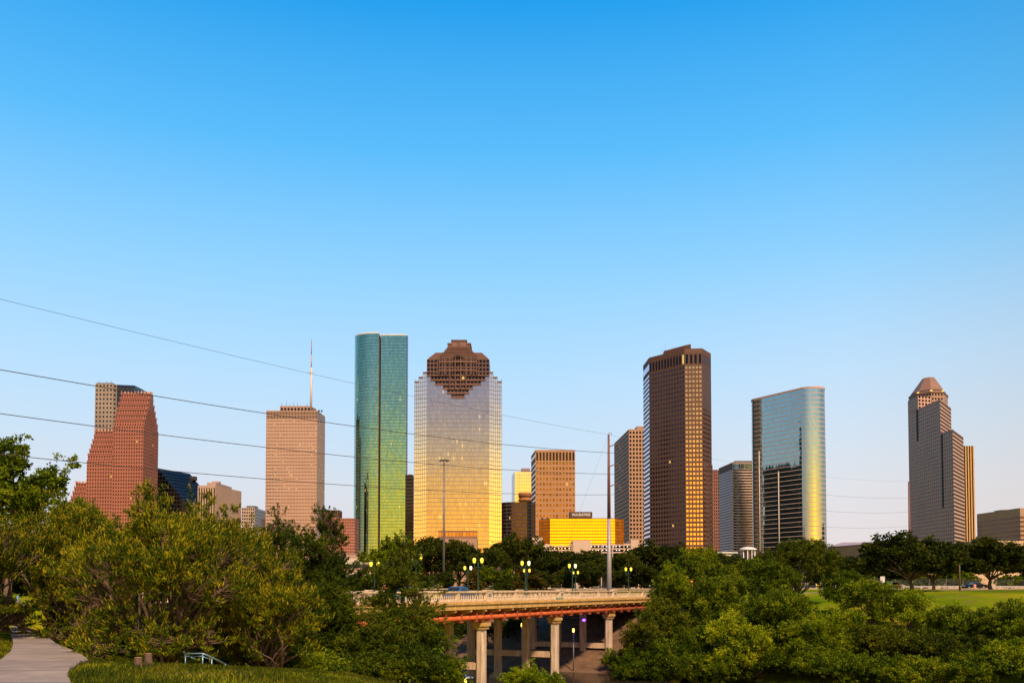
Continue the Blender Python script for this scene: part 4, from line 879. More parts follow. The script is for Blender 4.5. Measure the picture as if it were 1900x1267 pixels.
# parapets: plinth, rail, posts, balusters
def parapet(w0, flip):
    mb = MB(); bb(mb, S0, S1, w0 - .17, w0 + .17, ZD, ZD + .2); bb(mb, S0, S1, w0 - .19, w0 + .19, ZD + .89, ZD + 1.02); bb(mb, S0, S1, w0 - .13, w0 + .13, ZD + .82, ZD + .888)
    p = part(mb, 'parapet', CREAM)
    return p
near, far = parapet(.0, 0), parapet(WB, 1)
piers_s = [3.4 + 18.55 * k for k in range(-2, 6)]
PLAQ = mat('plaque_grey', (.22, .22, .23), .6)
spans = []
for p_, w_ in ((near, 0.), (far, WB)):
    for s in piers_s:
        if not S0 < s < S1: continue
        mb = MB(); bb(mb, s - .55, s + .55, w_ - .25, w_ + .25, ZD - .02, ZD + 1.0); bb(mb, s - .63, s + .63, w_ - .3, w_ + .3, ZD + 1.0, ZD + 1.14); o = mb.build('parapet_pier', CREAM, None, (0, 0, 0)); o.parent = p_
        if w_ == 0: mb = MB(); bb(mb, s - .3, s + .3, w_ - .275, w_ - .25, ZD + .45, ZD + .8); q_ = mb.build('plaque', PLAQ, None, (0, 0, 0)); q_.parent = o
        for k in (-6.18, 6.18): mb = MB(); bb(mb, s + k - .2, s + k + .2, w_ - .18, w_ + .18, ZD + .2, ZD + .82); o = mb.build('parapet_post', CREAM, None, (0, 0, 0)); o.parent = p_
mb = MB(); mb.lathe([(.06, 0), (.06, .06), (.03, .1), (.062, .22), (.03, .42), (.03, .52), (.06, .57), (.06, .62)], (0, 0, 0), 8); bal_me = mb.mesh('baluster', CREAM)
def bal_ss():
    s = S0 + .33
    while s < S1:
        if all(abs(s - p - k) > (.62 if k == 0 else .26) for p in piers_s for k in (-6.18, 0, 6.18)): yield s
        s += .36
allb = list(bal_ss()); near_b = [s for s in allb if 6 < s][:400]
one = sorted(near_b, key=lambda s: abs(s - 26))[:100]; cnt = set(one)
for s in one: o = bpy.data.objects.new('baluster', bal_me); COL.objects.link(o); o.location = bp(s, 0, ZD + .2); o.parent = near
mb = MB()
for p_, w_ in ((near, 0.), (far, WB)):
    mb = MB()
    for s in allb:
        if w_ == 0 and s in cnt: continue
        c = bp(s, w_, ZD + .2); mb.lathe([(.055, 0), (.05, .06), (.03, .1), (.062, .22), (.03, .5), (.055, .62)], c, 6)
    o = mb.build('baluster_row', CREAM, None, (0, 0, 0)); o.parent = p_; o['kind'] = 'stuff'
GSIGN = mat('sign_green', (.01, .22, .12), .5)
mb = MB(); a_ = (1035 - CX) / F; ss = (a_ * BO.y - BO.x) / (DIRB.x - a_ * DIRB.y); bb(mb, ss - .9, ss + .9, -.26, -.2, ZD - .02, ZD + .23); o = part(mb, 'name_plate', GSIGN)
mb = MB()
for k in range(7): bb(mb, ss - .7 + k * .2, ss - .58 + k * .2, -.27, -.262, ZD + .05, ZD + .16)
q_ = mb.build('plate_lettering', WHITE, None, (0, 0, 0)); q_.parent = o
# bents of four columns with capitals, plinths and a tie beam
for s in piers_s[1:]:
    if s > 80: continue
    for k, w_ in enumerate((.75, 4.6, 8.45, 12.3)):
        c = bp(s, w_, 0); zg = min(gz(c.x, c.y), 2.2) if s > 10 else gz(c.x, c.y) - .3
        zg = max(zg, .2) if s > 10 else zg
        if gz(c.x, c.y) > 2.4: zg = gz(c.x, c.y) - .3
        first = k == 0; r_ = .47 if first else .40; zt_ = ZD - 2.25 if first else ZD - 1.36
        mb = MB()
        sq = [(-r_, -r_ * .55), (-r_ * .55, -r_), (r_ * .55, -r_), (r_, -r_ * .55), (r_, r_ * .55), (r_ * .55, r_), (-r_ * .55, r_), (-r_, r_ * .55)] if first else [(-r_, -r_ * .8), (-r_ * .8, -r_), (r_ * .8, -r_), (r_, -r_ * .8), (r_, r_ * .8), (r_ * .8, r_), (-r_ * .8, r_), (-r_, r_ * .8)]
        P = [c + DIRB * x_ + NRM * y_ for x_, y_ in sq]
        mb.prism(P, zg, zt_, 0, top=0); o = part(mb, 'column', PIERM if first else PIERI)
        def ch(mb2, name, m_): q_ = mb2.build(name, m_, None, (0, 0, 0)); q_.parent = o
        if first:
            mb2 = MB(); mb2.box(c + UPV * (zt_ - .12), (1.46, 1.46, .36), axes=AX); mb2.box(c + UPV * (zt_ - .45), (1.2, 1.2, .3), axes=AX); mb2.box(c + UPV * (zt_ + .6), (.5, .5, 1.08), axes=AX); ch(mb2, 'capital', OCHRE)
            mb2 = MB()
            for sg in (-1, 1):
                a3 = [c + DIRB * (sg * .26) + UPV * (zt_ + .1), c + DIRB * (sg * 1.35) + UPV * (ZD - 1.36), c + DIRB * (sg * .26) + UPV * (ZD - 1.36)]
                for off in (-.2, .2): mb2.poly([p + NRM * off for p in (a3 if off * sg > 0 else a3[::-1])])
                mb2.poly([a3[0] + NRM * .2, a3[0] - NRM * .2, a3[1] - NRM * .2, a3[1] + NRM * .2])
            ch(mb2, 'gusset', RUST)
        if zg < 2.5: mb2 = MB(); mb2.box(c + UPV * (zg + .55), (1.5, 1.5, 1.1), axes=AX); mb2.box(c + UPV * (zg + 1.22), (1.15, 1.15, .24), axes=AX); ch(mb2, 'plinth', PIERI)
    mb = MB(); bb(mb, s - .22, s + .22, 1.15, 12.0, 3.75, 4.45); part(mb, 'tie_beam', PIERI)
    mb = MB(); bb(mb, s - .3, s + .3, 1.25, 12.6, ZD - 2.0, ZD - 1.36); part(mb, 'cross_head', PIERI)
mb = MB(); bb(mb, 80, 81.2, -.5, WB + 1, 5, ZD - .36); bb(mb, 79.2, 79.8, 1, 3, 6.6, 7.0); part(mb, 'abutment', mat('abutment_brown', (.26, .16, .08), .9, var=.25, scale=.4))
mb = MB(); bb(mb, 62, 62.8, -3, 24, .5, 2.1); part(mb, 'retaining_wall', CONC)

mb = MB(); bb(mb, S0 - 3, S0, -.1, WB + .1, 3, ZD - .36); part(mb, 'abutment', mat('abutment_brown', (.26, .16, .08)))
ar = MB(); q0, q1 = bp(S0, -.3, ZD - .02), bp(S0, WB + .3, ZD - .02); dl = Vector((-.93, .37, 0))
ar.poly([q0, q0 + dl * 9 - DIRB * 3.2, q0 + dl * 120 - DIRB * 3.2, q1 + dl * 120, q1][::-1]); tag(ar.build('approach_road', ASPH), kind='structure')
eb = MB(); e0_, e1_ = q0 - DIRB * 3.2 + dl * 9, q0 - DIRB * 3.2 + dl * 120
eb.poly([q0, e0_, e0_ - UPV * 5 - DIRB * 5, q0 - UPV * 6 - DIRB * 4][::-1]); eb.poly([e0_, e1_, e1_ - UPV * 5 - DIRB * 5, e0_ - UPV * 5 - DIRB * 5][::-1]); tag(eb.build('embankment', bpy.data.materials['ground_grass']), kind='structure')

# twin-globe street lamps
GLOBE = mat('lamp_globe_lit', (.95, .8, .15), .3, emit=((1.0, .72, .02), 1.25), var=.05); GLOBW = mat('lamp_globe_bright', (1, .95, .8), .3, emit=((1.0, .88, .45), 1.3), var=.05); GRNP = mat('lamp_post_green', (.02, .07, .055), .45, var=.3)
def lamp_proto():
    e = empty('street_lamp', (0, 0, 0), 'x', 'street lamp', 'twin globe lamps along the bridge')
    mb = MB(); mb.lathe([(.2, 0), (.2, .3), (.13, .45), (.1, .7), (.075, 1.0), (.06, 3.1), (.09, 3.15), (.05, 3.25), (.05, 3.5)], n=10); mb.build('post', GRNP, e)
    mb = MB()
    for s_ in (-1, 1): mb.tube([(s_ * .03, 0, 3.12), (s_ * .2, 0, 3.02), (s_ * .36, 0, 3.08), (s_ * .38, 0, 3.36)], .035, 6); mb.lathe([(.05, 3.3), (.13, 3.4), (.12, 3.46)], (s_ * .38, 0, 0), 8)
    mb.build('arm', GRNP, e)
    for s_ in (-1, 1):
        mb = MB(); mb.lathe([(.09, 0), (.155, .14), (.17, .28), (.15, .42), (.0, .5)], (s_ * .38, 0, 3.46), 12); gl = mb.build('globe', GLOBE, e)
        mb = MB(); mb.lathe([(.176, .30), (.176, .32), (.155, .33)], (s_ * .38, 0, 3.46), 12); mb.lathe([(.03, .49), (.04, .54), (0, .64)], (s_ * .38, 0, 3.46), 6); mb.build('finial', GRNP, gl)
    return e
LP = lamp_proto()
def lineD(px, w_):
    a_ = (px - CX) / F; q = BO - NRM * w_; s = (a_ * q.y - q.x) / (DIRB.x - a_ * DIRB.y); return s
near_l = [(772, 'behind the cypress top'), (887, 'right of the blue car'), (975, 'in front of an orange-green cypress'), (1062, 'left of the steel power pole'), (1166, 'right of the steel power pole')]
far_l = [(695, 'at the far parapet nearest the overpass'), (868, 'at the far parapet just above the blue car'), (977.5, 'at the far parapet, its globes just below a nearer pair'), (1068, 'at the far parapet, half hidden by a nearer lamp')]
first = True; bright_ = []
for lst, w_, hh in ((near_l, .9, 1.08), (far_l, WB - .9, 1.02)):
    for px, txt in lst:
        o = LP if first else copy_tree(LP); first = False
        o.location = bp(lineD(px, w_), w_, ZD + .15); o.rotation_euler = (0, 0, .12); o.scale = (1.02, 1.02, hh)
        o['label'] = ('green twin-globe lamp on the near walk ' if w_ < 2 else 'green twin-globe lamp ') + txt
        if px in (772, 868, 975, 1062): bright_.append((o, 0 if px == 772 else 1))
for o, k in bright_: gl = [c for c in o.children if c.name.startswith('globe')][k]; gl.data = gl.data.copy(); gl.data.materials[0] = GLOBW

# ------------------------------------------------------------ cars
TYRE = mat('tyre_rubber', (.015, .015, .015), .8); RIM = mat('wheel_rim', (.45, .45, .46), .35, metal=.8); CGL = mat('car_window', (.02, .03, .04), .05, spec=.8); TAIL = mat('tail_light', (.4, .02, .02), .3); HEADL = mat('head_light', (.8, .8, .75), .2)
def car(name, label, loc, rz, paint, length=4.6, h=1.42, suv=False):
    e = empty(name, loc, label, 'car', 'cars on the roads', rz); Lh = length / 2; wd = .88
    prof = [(-Lh, .35, .8), (-Lh, .75, .8), (-Lh * .93, .93, .82), (-Lh * .62, 1.0, .86), (Lh * .36, .95, .88), (Lh * .86, .78, .84), (Lh, .6, .74), (Lh * .98, .3, .74)]
    if suv: prof[2] = (-Lh * .97, 1.02, .84)
    mb = MB()
    for sg in (-1, 1): pts = [(x_, sg * w_, z_) for x_, z_, w_ in prof] + [(Lh * .9, sg * .8, .2), (-Lh * .9, sg * .8, .2)]; mb.poly(pts if sg < 0 else pts[::-1])
    for (xa, za, wa), (xb, zb, wb_) in zip(prof, prof[1:]): mb.poly([(xa, -wa, za), (xa, wa, za), (xb, wb_, zb), (xb, -wb_, zb)][::-1], 0, None, True)
    cab = [(-Lh * (.9 if suv else .62), .98, .84), (-Lh * (.8 if suv else .38), h - .06, .66), (-Lh * .1, h, .66), (Lh * .1, h - .03, .66), (Lh * .42, .95, .84)]
    for (xa, za, wa), (xb, zb, wb_) in zip(cab, cab[1:]): mb.poly([(xa, -wa, za), (xa, wa, za), (xb, wb_, zb), (xb, -wb_, zb)][::-1], 0, None, True)
    for sg in (-1, 1): pts = [(x_, sg * w_, z_) for x_, z_, w_ in cab]; mb.poly(pts if sg > 0 else pts[::-1])
    mb.build('body', paint, e)
    mb = MB(); (x0, z0, w0), (x1, z1, w1), _, (x3, z3, w3), (x4, z4, w4) = cab
    for sg in (-1, 1):
        f = lambda x_, z_, w_: (x_, sg * (w_ + .012), z_)
        q_ = [f(x0 + .3, z0 + .04, w0 - .01), f(x4 - .35, z4 + .06, w4 - .015), f(x3 - .03, z3 - .09, w3 + .03), f(x1 + .12, z1 - .06, w1 + .03)]
        mb.poly(q_ if sg < 0 else q_[::-1])
    d_ = .015; mb.poly([(x4 + d_ - .05, -w4 + .12, z4 + d_ + .02), (x4 + d_ - .05, w4 - .12, z4 + d_ + .02), (x3 + .04 + d_, w3 - .06, z3 - .03 + d_), (x3 + .04 + d_, -w3 + .06, z3 - .03 + d_)])
    mb.poly([(x0 - d_ + .03, w0 - .12, z0 + .05), (x0 - d_ + .03, -w0 + .12, z0 + .05), (x1 - .03 - d_, -w1 + .06, z1 - .03), (x1 - .03 - d_, w1 - .06, z1 - .03)]); mb.build('window', CGL, e)
    for x_ in (-Lh * .62, Lh * .62):
        for sg in (-1, 1):
            mb = MB(); mb.tube([(x_, sg * .72, .32), (x_, sg * .9, .32)], .32, 16); wh = mb.build('wheel', TYRE, e)
            mb = MB(); mb.tube([(x_, sg * .74, .32), (x_, sg * .905, .32)], .2, 12); mb.build('rim', RIM, wh)
    for sg in (-1, 1):
        mb = MB(); mb.box((-Lh - .005, sg * .6, .72), (.05, .3, .14)); mb.build('tail_light', TAIL, e); mb = MB(); mb.box((Lh - .02, sg * .55, .6), (.06, .3, .13)); mb.build('headlight', HEADL, e)
    return e
def paint(n, c): return mat(n, c, .22, metal=.35, var=.04, spec=.6)
ang = math.atan2(DIRB.y, DIRB.x)
car('parked_car', 'blue car crossing the bridge, only its roof above the balustrade', bp(lineD(852, 4.4), 4.4, ZD), ang, paint('paint_blue', (.05, .16, .38)), 4.5, 1.52).name = 'blue_car'
car('teal_car', 'teal car on the bridge, hidden behind the cypress but for a glint', bp(lineD(757, 4.4), 4.4, ZD), ang, paint('paint_teal', (.08, .35, .38)), 4.3, 1.46)
c = at(1808, 1089, 197); car('black_car', 'black sedan on the parkway behind the orange-white barrel', (c.x, 197, 11.985), math.pi, paint('paint_black', (.012, .014, .025)), 5.0, 1.46)
c = at(1657, 1088, 197); car('silver_car', 'silver-white car on the parkway left of the big oak trunk', (c.x, 197, 11.985), math.pi, paint('paint_silver', (.62, .62, .66)), 4.6, 1.5)
c = at(1553, 1090, 203); car('white_car', 'white car on the parkway behind the green crowns, barely showing', (c.x, 203, 11.985), 0, paint('paint_white', (.7, .7, .7)), 4.6, 1.5)

# ------------------------------------------------------------ poles, wires, signs
def pole_wires():
    GAL = mat('galvanised_pole', (.40, .37, .38), .55, metal=.3, var=.15, scale=.6); RSTL = mat('brown_steel_pole', (.20, .09, .075), .6, metal=.2, var=.2, scale=.5)
    px, D = 1130.5, 150.; b0 = at(px, 1097, D); top = at(1130.5, 806, D)
    e = empty('power_pole', (b0.x, D, gz(b0.x, D)), 'tall grey steel power pole with three curved arms at the end of the bridge', 'pole', 'power poles')
    Hh = top.z - gz(b0.x, D); zc = at(1130, 962, D).z - gz(b0.x, D)
    mb = MB(); mb.tube([(0, 0, 0), (0, 0, zc)], [.44, .30], 12); mb.tube([(0, 0, zc), (0, 0, Hh)], [.30, .17], 12, 1); mb.tube([(0, 0, Hh), (.1, 0, Hh + .35), (.5, 0, Hh + .3), (.4, 0, Hh - .1)], .05, 5, 1); mb.build('shaft', [GAL, RSTL], e)
    tips = []
    for y0, tx, ty in ((838 - 10, 1155, 841), (865, 1155.5, 879.5), (902, 1156.5, 917)):
        z = at(1131, y0, D).z - e.location.z; tp = at(tx, ty, D); 
        mb = MB(); mb.tube([(0, 0, z - .1), (.7, 0, z + .22), (1.2, 0, z + .3), (1.6, 0, z + .25)], [.1, .08, .07, .05], 6); 
        tip = Vector((tp.x, D, tp.z)); lt = tip - Vector(e.location)
        mb.tube([(1.6, 0, z + .25), tuple(lt)], [.06, .05], 6); arm = mb.build('arm', RSTL, e)
        mb = MB()
        for k in range(4): u = .25 + .2 * k; q = Vector((1.6, 0, z + .25)).lerp(lt, u); mb.lathe([(.03, -.04), (.13, 0), (.03, .04)], q, 8)
        mb.build('insulator', mat('insulator_grey', (.3, .28, .28), .4), arm); tips.append(tip)
    ptop = Vector((b0.x, D, top.z))
    # a second pole far on the right takes the same wires
    D2 = 235.; b2 = at(1689.5, 1090, D2); e2 = empty('power_pole', (b2.x, D2, 11.9), 'distant thin steel power pole before the left edge of the stepped grey tower', 'pole', 'power poles')
    t2 = at(1689, 893, D2); mb = MB(); mb.tube([(0, 0, 0), (0, 0, t2.z - 11.9)], [.38, .2], 10); mb.build('shaft', RSTL, e2); tips2 = []
    for y0 in (922, 948, 974):
        p_ = at(1692, y0, D2); z = p_.z - 11.9; mb = MB(); mb.tube([(0, 0, z - .4), (2.6, 0, z)], [.09, .05], 6); mb.build('arm', RSTL, e2); tips2.append(Vector((b2.x + 2.5, D2, p_.z)))
    WIRE = mat('wire_grey', (.10, .085, .085), .6, metal=.3)
    def wire(label, a_, samples, r_, Dend=58., pxend=-330):
        # a hanging cable: straight in plan, a parabola in height
        ex = at(pxend, 800, Dend); A2 = Vector((a_.x, a_.y)); B2 = Vector((ex.x, ex.y)); us_, zs_ = [0.], [a_.z]
        for px_, py_ in samples:
            k = (px_ - CX) / F; d = B2 - A2
            # plan point under that pixel column (z correction is far below a pixel)
            u = (k * A2.y - A2.x) / (d.x - k * d.y); p = A2 + d * u; us_.append(u); zs_.append(at(px_, py_, p.y).z)
        cf = np.polyfit(us_, zs_, 2, w=[3] + [1] * len(samples)); cf[2] = a_.z
        pts = [(A2.x + (B2.x - A2.x) * u, A2.y + (B2.y - A2.y) * u, float(np.polyval(cf, u))) for u in np.linspace(0, 1.0, 60)]
        mb = MB(pts[0]); mb.tube(pts, r_, 5, 0, False); o = mb.build('power_line', WIRE); tag(o, label, 'power line', 'power lines crossing the sky')
    wire('topmost thin wire from the sky at left to the tip of the steel pole', ptop, [(0, 560), (330, 634), (660, 712), (930, 771)], .016)
    wire('thick wire crossing the sky at left to the pole top arm', tips[0], [(0, 686), (290, 738), (660, 789), (930, 825)], .035)
    wire('second thick wire down, ending at the middle arm of the pole', tips[1], [(0, 767), (494, 832), (660, 847), (930, 870)], .032)
    wire('lowest wire coming out of the left tree top to the bottom arm', tips[2], [(55, 848), (494, 889), (660, 902), (930, 914)], .03)
    for k, (a_, b_) in enumerate(zip([ptop] + tips, [Vector((b2.x, D2, t2.z))] + tips2)):
        pts = [a_.lerp(b_, u) - Vector((0, 0, (2.6 if k else 2.0) * 4 * u * (1 - u))) for u in np.linspace(0, 1, 40)]
        mb = MB(pts[0]); mb.tube(pts, .02 if k else .012, 5, 0, False)
        tag(mb.build('power_line', WIRE), ['thin top wire', 'upper wire', 'middle wire', 'bottom wire'][k] + ' sagging between the steel pole and the distant pole at right', 'power line', 'power lines crossing the sky')
    g0 = at(1075, 950, 158); pts = [ptop, g0, ptop + (g0 - ptop) * 1.9]; mb = MB(pts[0]); mb.tube(pts, .012, 4, 0, False); tag(mb.build('guy_wire', WIRE), 'faint slanting wire running down left from the steel pole tip', 'wire')
pole_wires()
D = 212.; c = at(823.5, 1010, D); zt_ = at(823.5, 853, D).z
e = empty('high_mast_light', (c.x, D, 11.9), 'tall thin mast ringed with floodlights before the silver tower', 'light mast'); h_ = zt_ - 11.9
mb = MB(); mb.tube([(0, 0, 0), (0, 0, h_)], [.34, .16], 10); mb.build('mast', mat('mast_grey', (.22, .2, .22), .5, metal=.4), e)
mb = MB(); mb.tube([(.9 * math.cos(a_), .9 * math.sin(a_), h_ - .1) for a_ in np.linspace(0, 2 * math.pi, 17)], .06, 5)
for k in range(4): mb.tube([(0, 0, h_ - .1), (.9 * math.cos(k * 1.57), .9 * math.sin(k * 1.57), h_ - .1)], .05, 4)
mb.build('ring', DSTEEL, e)
for k in range(8):
    a_ = k * math.pi / 4 + .2; mb = MB(); mb.lathe([(.05, .15), (.16, .05), (.26, -.18), (.0, -.2)], (1.05 * math.cos(a_), 1.05 * math.sin(a_), h_ - .1), 8); mb.build('floodlight', mat('floodlight_shell', (.12, .12, .17), .35, metal=.5), e)
c = at(1781, 1100, 160); e = empty('utility_pole', (c.x, 160, gz(c.x, 160)), 'plain brown wooden utility pole standing on the lawn between the oaks', 'pole'); h_ = at(1781, 1006, 160).z - gz(c.x, 160)
WOOD = mat('weathered_wood', (.22, .15, .11), .9, var=.3, scale=1.5, streak=True); mb = MB(); mb.tube([(0, 0, 0), (0, 0, h_)], [.17, .11], 8); mb.build('shaft', WOOD, e); mb = MB(); mb.box((0, 0, h_ - .2), (.5, .1, .1)); mb.build('cap_bracket', DSTEEL, e)
for px, y0, y1, D, lab, col, sw_, sh_ in ((1637.5, 1069, 1105, 152, 'yellowish post with a white round-topped sign seen from behind, on the lawn', WHITE, .75, 1.0), (1647, 1078, 1107, 150, 'pale post with a small green sign beside the taller white sign', GSIGN, .35, .5)):
    c = at(px, y1, D); z = gz(c.x, D); e = empty('sign_post', (c.x, D, z), lab, 'sign'); h_ = at(px, y0, D).z - z
    mb = MB(); mb.tube([(0, 0, 0), (0, 0, h_ - .1)], .07, 6); mb.build('post', mat('post_yellow', (.42, .36, .14), .7), e); mb = MB(); mb.box((0, -.09, h_ - sh_ / 2), (sw_, .04, sh_)); mb.lathe([(sw_ * .35, -.02), (sw_ * .35, .02)], (0, -.09, h_), 8); mb.build('panel', col, e)
c = at(1616, 1021, 300); e = empty('highway_sign', (c.x, 300, 11.9), 'green overhead highway sign panel above the trees before the brown hall', 'sign'); z = c.z - 11.9
mb = MB(); mb.box((.4, 0, z), (2.4, .12, 1.5)); mb.build('panel', mat('highway_green', (.01, .30, .17), .5), e); mb = MB(); mb.box((-.1, -.07, z + .1), (1.0, .02, .22)); mb.box((.3, -.07, z - .35), (1.3, .02, .16)); mb.build('panel_marks', WHITE, e)
mb = MB(); mb.tube([(-1.6, .3, 0), (-1.6, .3, z + 1.4)], .12, 6); mb.tube([(-2.6, .3, z - .55), (1.6, .3, z - .55)], .1, 6); mb.build('gantry', STEEL, e)
# traffic barrels
OR = mat('barrel_orange', (.75, .12, .015), .6, var=.1); e0 = None
for px, y, D, lab in ((1664.5, 1087.5, 192.5, 'orange and white traffic barrel beside the silver car'), (1808, 1086.5, 192.5, 'orange and white traffic barrel in front of the black sedan'), (1563.5, 1089, 192.5, 'orange and white traffic barrel above the person in orange')):
    c = at(px, y, D)
    if e0 is None:
        e0 = e = empty('traffic_barrel', (c.x, D, 11.95), lab, 'traffic barrel', 'orange traffic barrels along the parkway')
        mb = MB(); mb.lathe([(.42, 0), (.42, .1), (.33, .12), (.32, .3), (.31, .5), (.3, .7), (.28, .95), (.26, 1.05), (0, 1.07)], n=14); mb.build('drum', OR, e)
        for z in (.32, .68): mb = MB(); mb.lathe([(.335, z), (.325, z + .16)], n=14); mb.build('reflective_band', WHITE, e)
    else: e = copy_tree(e0); e.location = (c.x, D, 11.95); e['label'] = lab
# guard rail, fence
e = empty('guard_rail', (90, 209, 11.9), 'long grey guard rail along the far side of the parkway', 'guard rail')
mb = MB(); mb.box((0, 0, .62), (200, .08, .32)); mb.build('rail', mat('rail_grey', (.5, .49, .5), .5, metal=.3), e)
mb = MB(); mb.box((0, 0, .3), (.12, .12, .9)); pm = mb.mesh('post', STEEL)
for k in range(50): o = link('post', pm, e, (-98 + k * 4, .12, 0))
c = at(1600, 1090, 216)
e = empty('chain_fence', (c.x + 22, 216, 11.9), 'tall wire fence with grey posts behind the silver car', 'fence')
mb = MB(); mb.box((0, 0, .3), (.08, .08, 4.6)); pm = mb.mesh('fence_post', STEEL)
for k in range(10): link('fence_post', pm, e, (-18 + k * 4, 0, 0))
mb = MB()
for k in range(12): mb.tube([(-18, 0, .2 + k * .2), (18, 0, .2 + k * .2)], .012, 3)
for k in range(120): mb.tube([(-18 + k * .3, 0, .2), (-18 + k * .3, 0, 2.4)], .01, 3)
mb.build('wire_mesh', STEEL, e)

# bayou lights: post, disc shade, blue cap, lit amber core
AMB = mat('bayou_light_core', (1, .8, .3), .4, emit=((1, .62, .08), 5.0)); BLU = mat('blue_cap', (.02, .08, .5), .3, emit=((.03, .12, 1.0), .9)); DISC = mat('disc_shade', (.5, .55, .6), .35, metal=.5)
def bayou_light(px, ytop, D, lab, disc=True, sc=1.0):
    tp = at(px, ytop, D); z = gz(tp.x, D); e = empty('path_light', (tp.x, D, z), lab, 'path light', 'bayou path lights'); h_ = tp.z - z
    mb = MB(); mb.tube([(0, 0, 0), (0, 0, h_ - .75 * sc)], .06 * sc, 8); mb.build('post', STEEL, e)
    mb = MB(); mb.lathe([(.08, h_ - .75 * sc), (.1, h_ - .5 * sc), (.1, h_ - .28 * sc)], n=10); mb.build('light_core', AMB, e)
    mb = MB(); mb.lathe([(.10, h_ - .6 * sc), (.13, h_ - .56 * sc), (.10, h_ - .52 * sc)], n=10); mb.build('band', DSTEEL, e)
    if disc: mb = MB(); mb.lathe([(.05, h_ - .16 * sc), (.5 * sc, h_ - .22 * sc), (.5 * sc, h_ - .25 * sc), (.08, h_ - .28 * sc)], n=20); mb.build('disc_shade', DISC, e)
    mb = MB(); mb.lathe([(.1, h_ - .16 * sc), (.1, h_ - .06 * sc), (0, h_)], n=10); mb.build('blue_cap', BLU, e)
bayou_light(863.5, 1249, 70, 'path light with wide disc shade and blue cap below the front cypress', True, 1.3)
bayou_light(649, 1223, 66, 'small path light glinting through the cypress near the red-shirted person', True, .9)
bayou_light(385, 1192, 52, 'path light with blue cap above the bent handrail', False, 1.0)
def post_light(px, y, D, lab, blue=False):
    tp = at(px, y, D); z = gz(tp.x, D); e = empty('post_light', (tp.x, D, z), lab, 'path light', 'lit posts under the bridge'); h_ = tp.z - z
    mb = MB(); mb.tube([(0, 0, 0), (0, 0, h_)], .09, 8); mb.build('post', STEEL, e); mb = MB(); mb.lathe([(.11, h_), (.14, h_ + .15), (.12, h_ + .45), (0, h_ + .5)], n=10); mb.build('light_core', AMB, e)
post_light(968.5, 1162, 124, 'thin white lamp post lit at its tip, under the bridge at left')
post_light(1064, 1172, 121, 'lamp post with a red-amber head under the bridge by the ramp')
tp = at(1083.5, 1150, 122); e = empty('blue_flood_lamp', tp, 'glowing violet-blue lamp fixed under the bridge deck beside an inner column', 'lamp')
mb = MB(); mb.lathe([(0, -.16), (.2, -.08), (.22, .08), (.1, .16)], n=10); mb.build('light_core', mat('blue_led', (.2, .1, 1), .3, emit=((.10, .03, 1.0), 14.0)), e); mb = MB(); mb.box((0, 0, .8), (.1, .1, 1.4)); mb.box((-.9, 0, .3), (1.8, .08, .08)); mb.build('bracket', DSTEEL, e)
pl_ = bpy.data.lights.new('blue_glow', 'POINT'); pl_.energy = 60; pl_.color = (.12, .05, 1); pl_.shadow_soft_size = .2; po = bpy.data.objects.new('blue_glow', pl_); COL.objects.link(po); po.parent = e; po.location = (0, -.5, -.2)
# handrail by the steps and blue posts at the end of the path
RAILB = mat('handrail_blue', (.22, .38, .50), .35, metal=.5)
e = empty('handrail', at(380, 1240, 38), 'pale blue metal handrail bending down the grassy bank', 'handrail'); bl = Vector(e.location)
def hp(px, y, D): return tuple(at(px, y, D) - bl)
mb = MB(); mb.tube([hp(337, 1208, 40), hp(344, 1212, 39), hp(376, 1211.5, 38), hp(393, 1219, 38.5), hp(440, 1242, 41)], .035, 6); mb.tube([hp(337, 1217, 40), hp(352, 1217, 39), hp(366, 1224, 39.4)], .03, 6); mb.tube([hp(352, 1217, 39), hp(376, 1217, 38), hp(391, 1223, 38.5)], .025, 6); mb.build('rail', RAILB, e)
for px, y in ((344, 1212), (376, 1212), (393, 1219), (418, 1231)): mb = MB(); mb.tube([hp(px, y, 39), hp(px, y + 40, 39)], .03, 6); mb.build('rail_post', RAILB, e)
for px, y0, lab in ((32, 1104, 'slim blue-grey post standing at the far end of the path'), (40.5, 1134, 'short blue-grey post right beside the taller one at the end of the path')):
    c = at(px, 1150, 70); z = gz(c.x, 70); e = empty('path_post', (c.x, 70, z), lab, 'post'); h_ = at(px, y0, 70).z - z
    mb = MB(); mb.tube([(0, 0, 0), (0, 0, h_)], .09, 8); mb.build('shaft', RAILB, e); mb = MB(); mb.box((0, 0, h_ - .5), (.32, .2, .3)); mb.build('sign_box', STEEL, e)
c = at(32, 1148, 76); e = empty('low_wall', (c.x, 76, gz(c.x, 76)), 'low blue-grey kerb wall crossing the far end of the path', 'wall'); mb = MB(); mb.box((0, 0, .2), (7, .4, .7)); mb.box((0, 0, .6), (7.2, .5, .1)); mb.build('coping', mat('bluegrey_wall', (.34, .38, .42), .8), e)

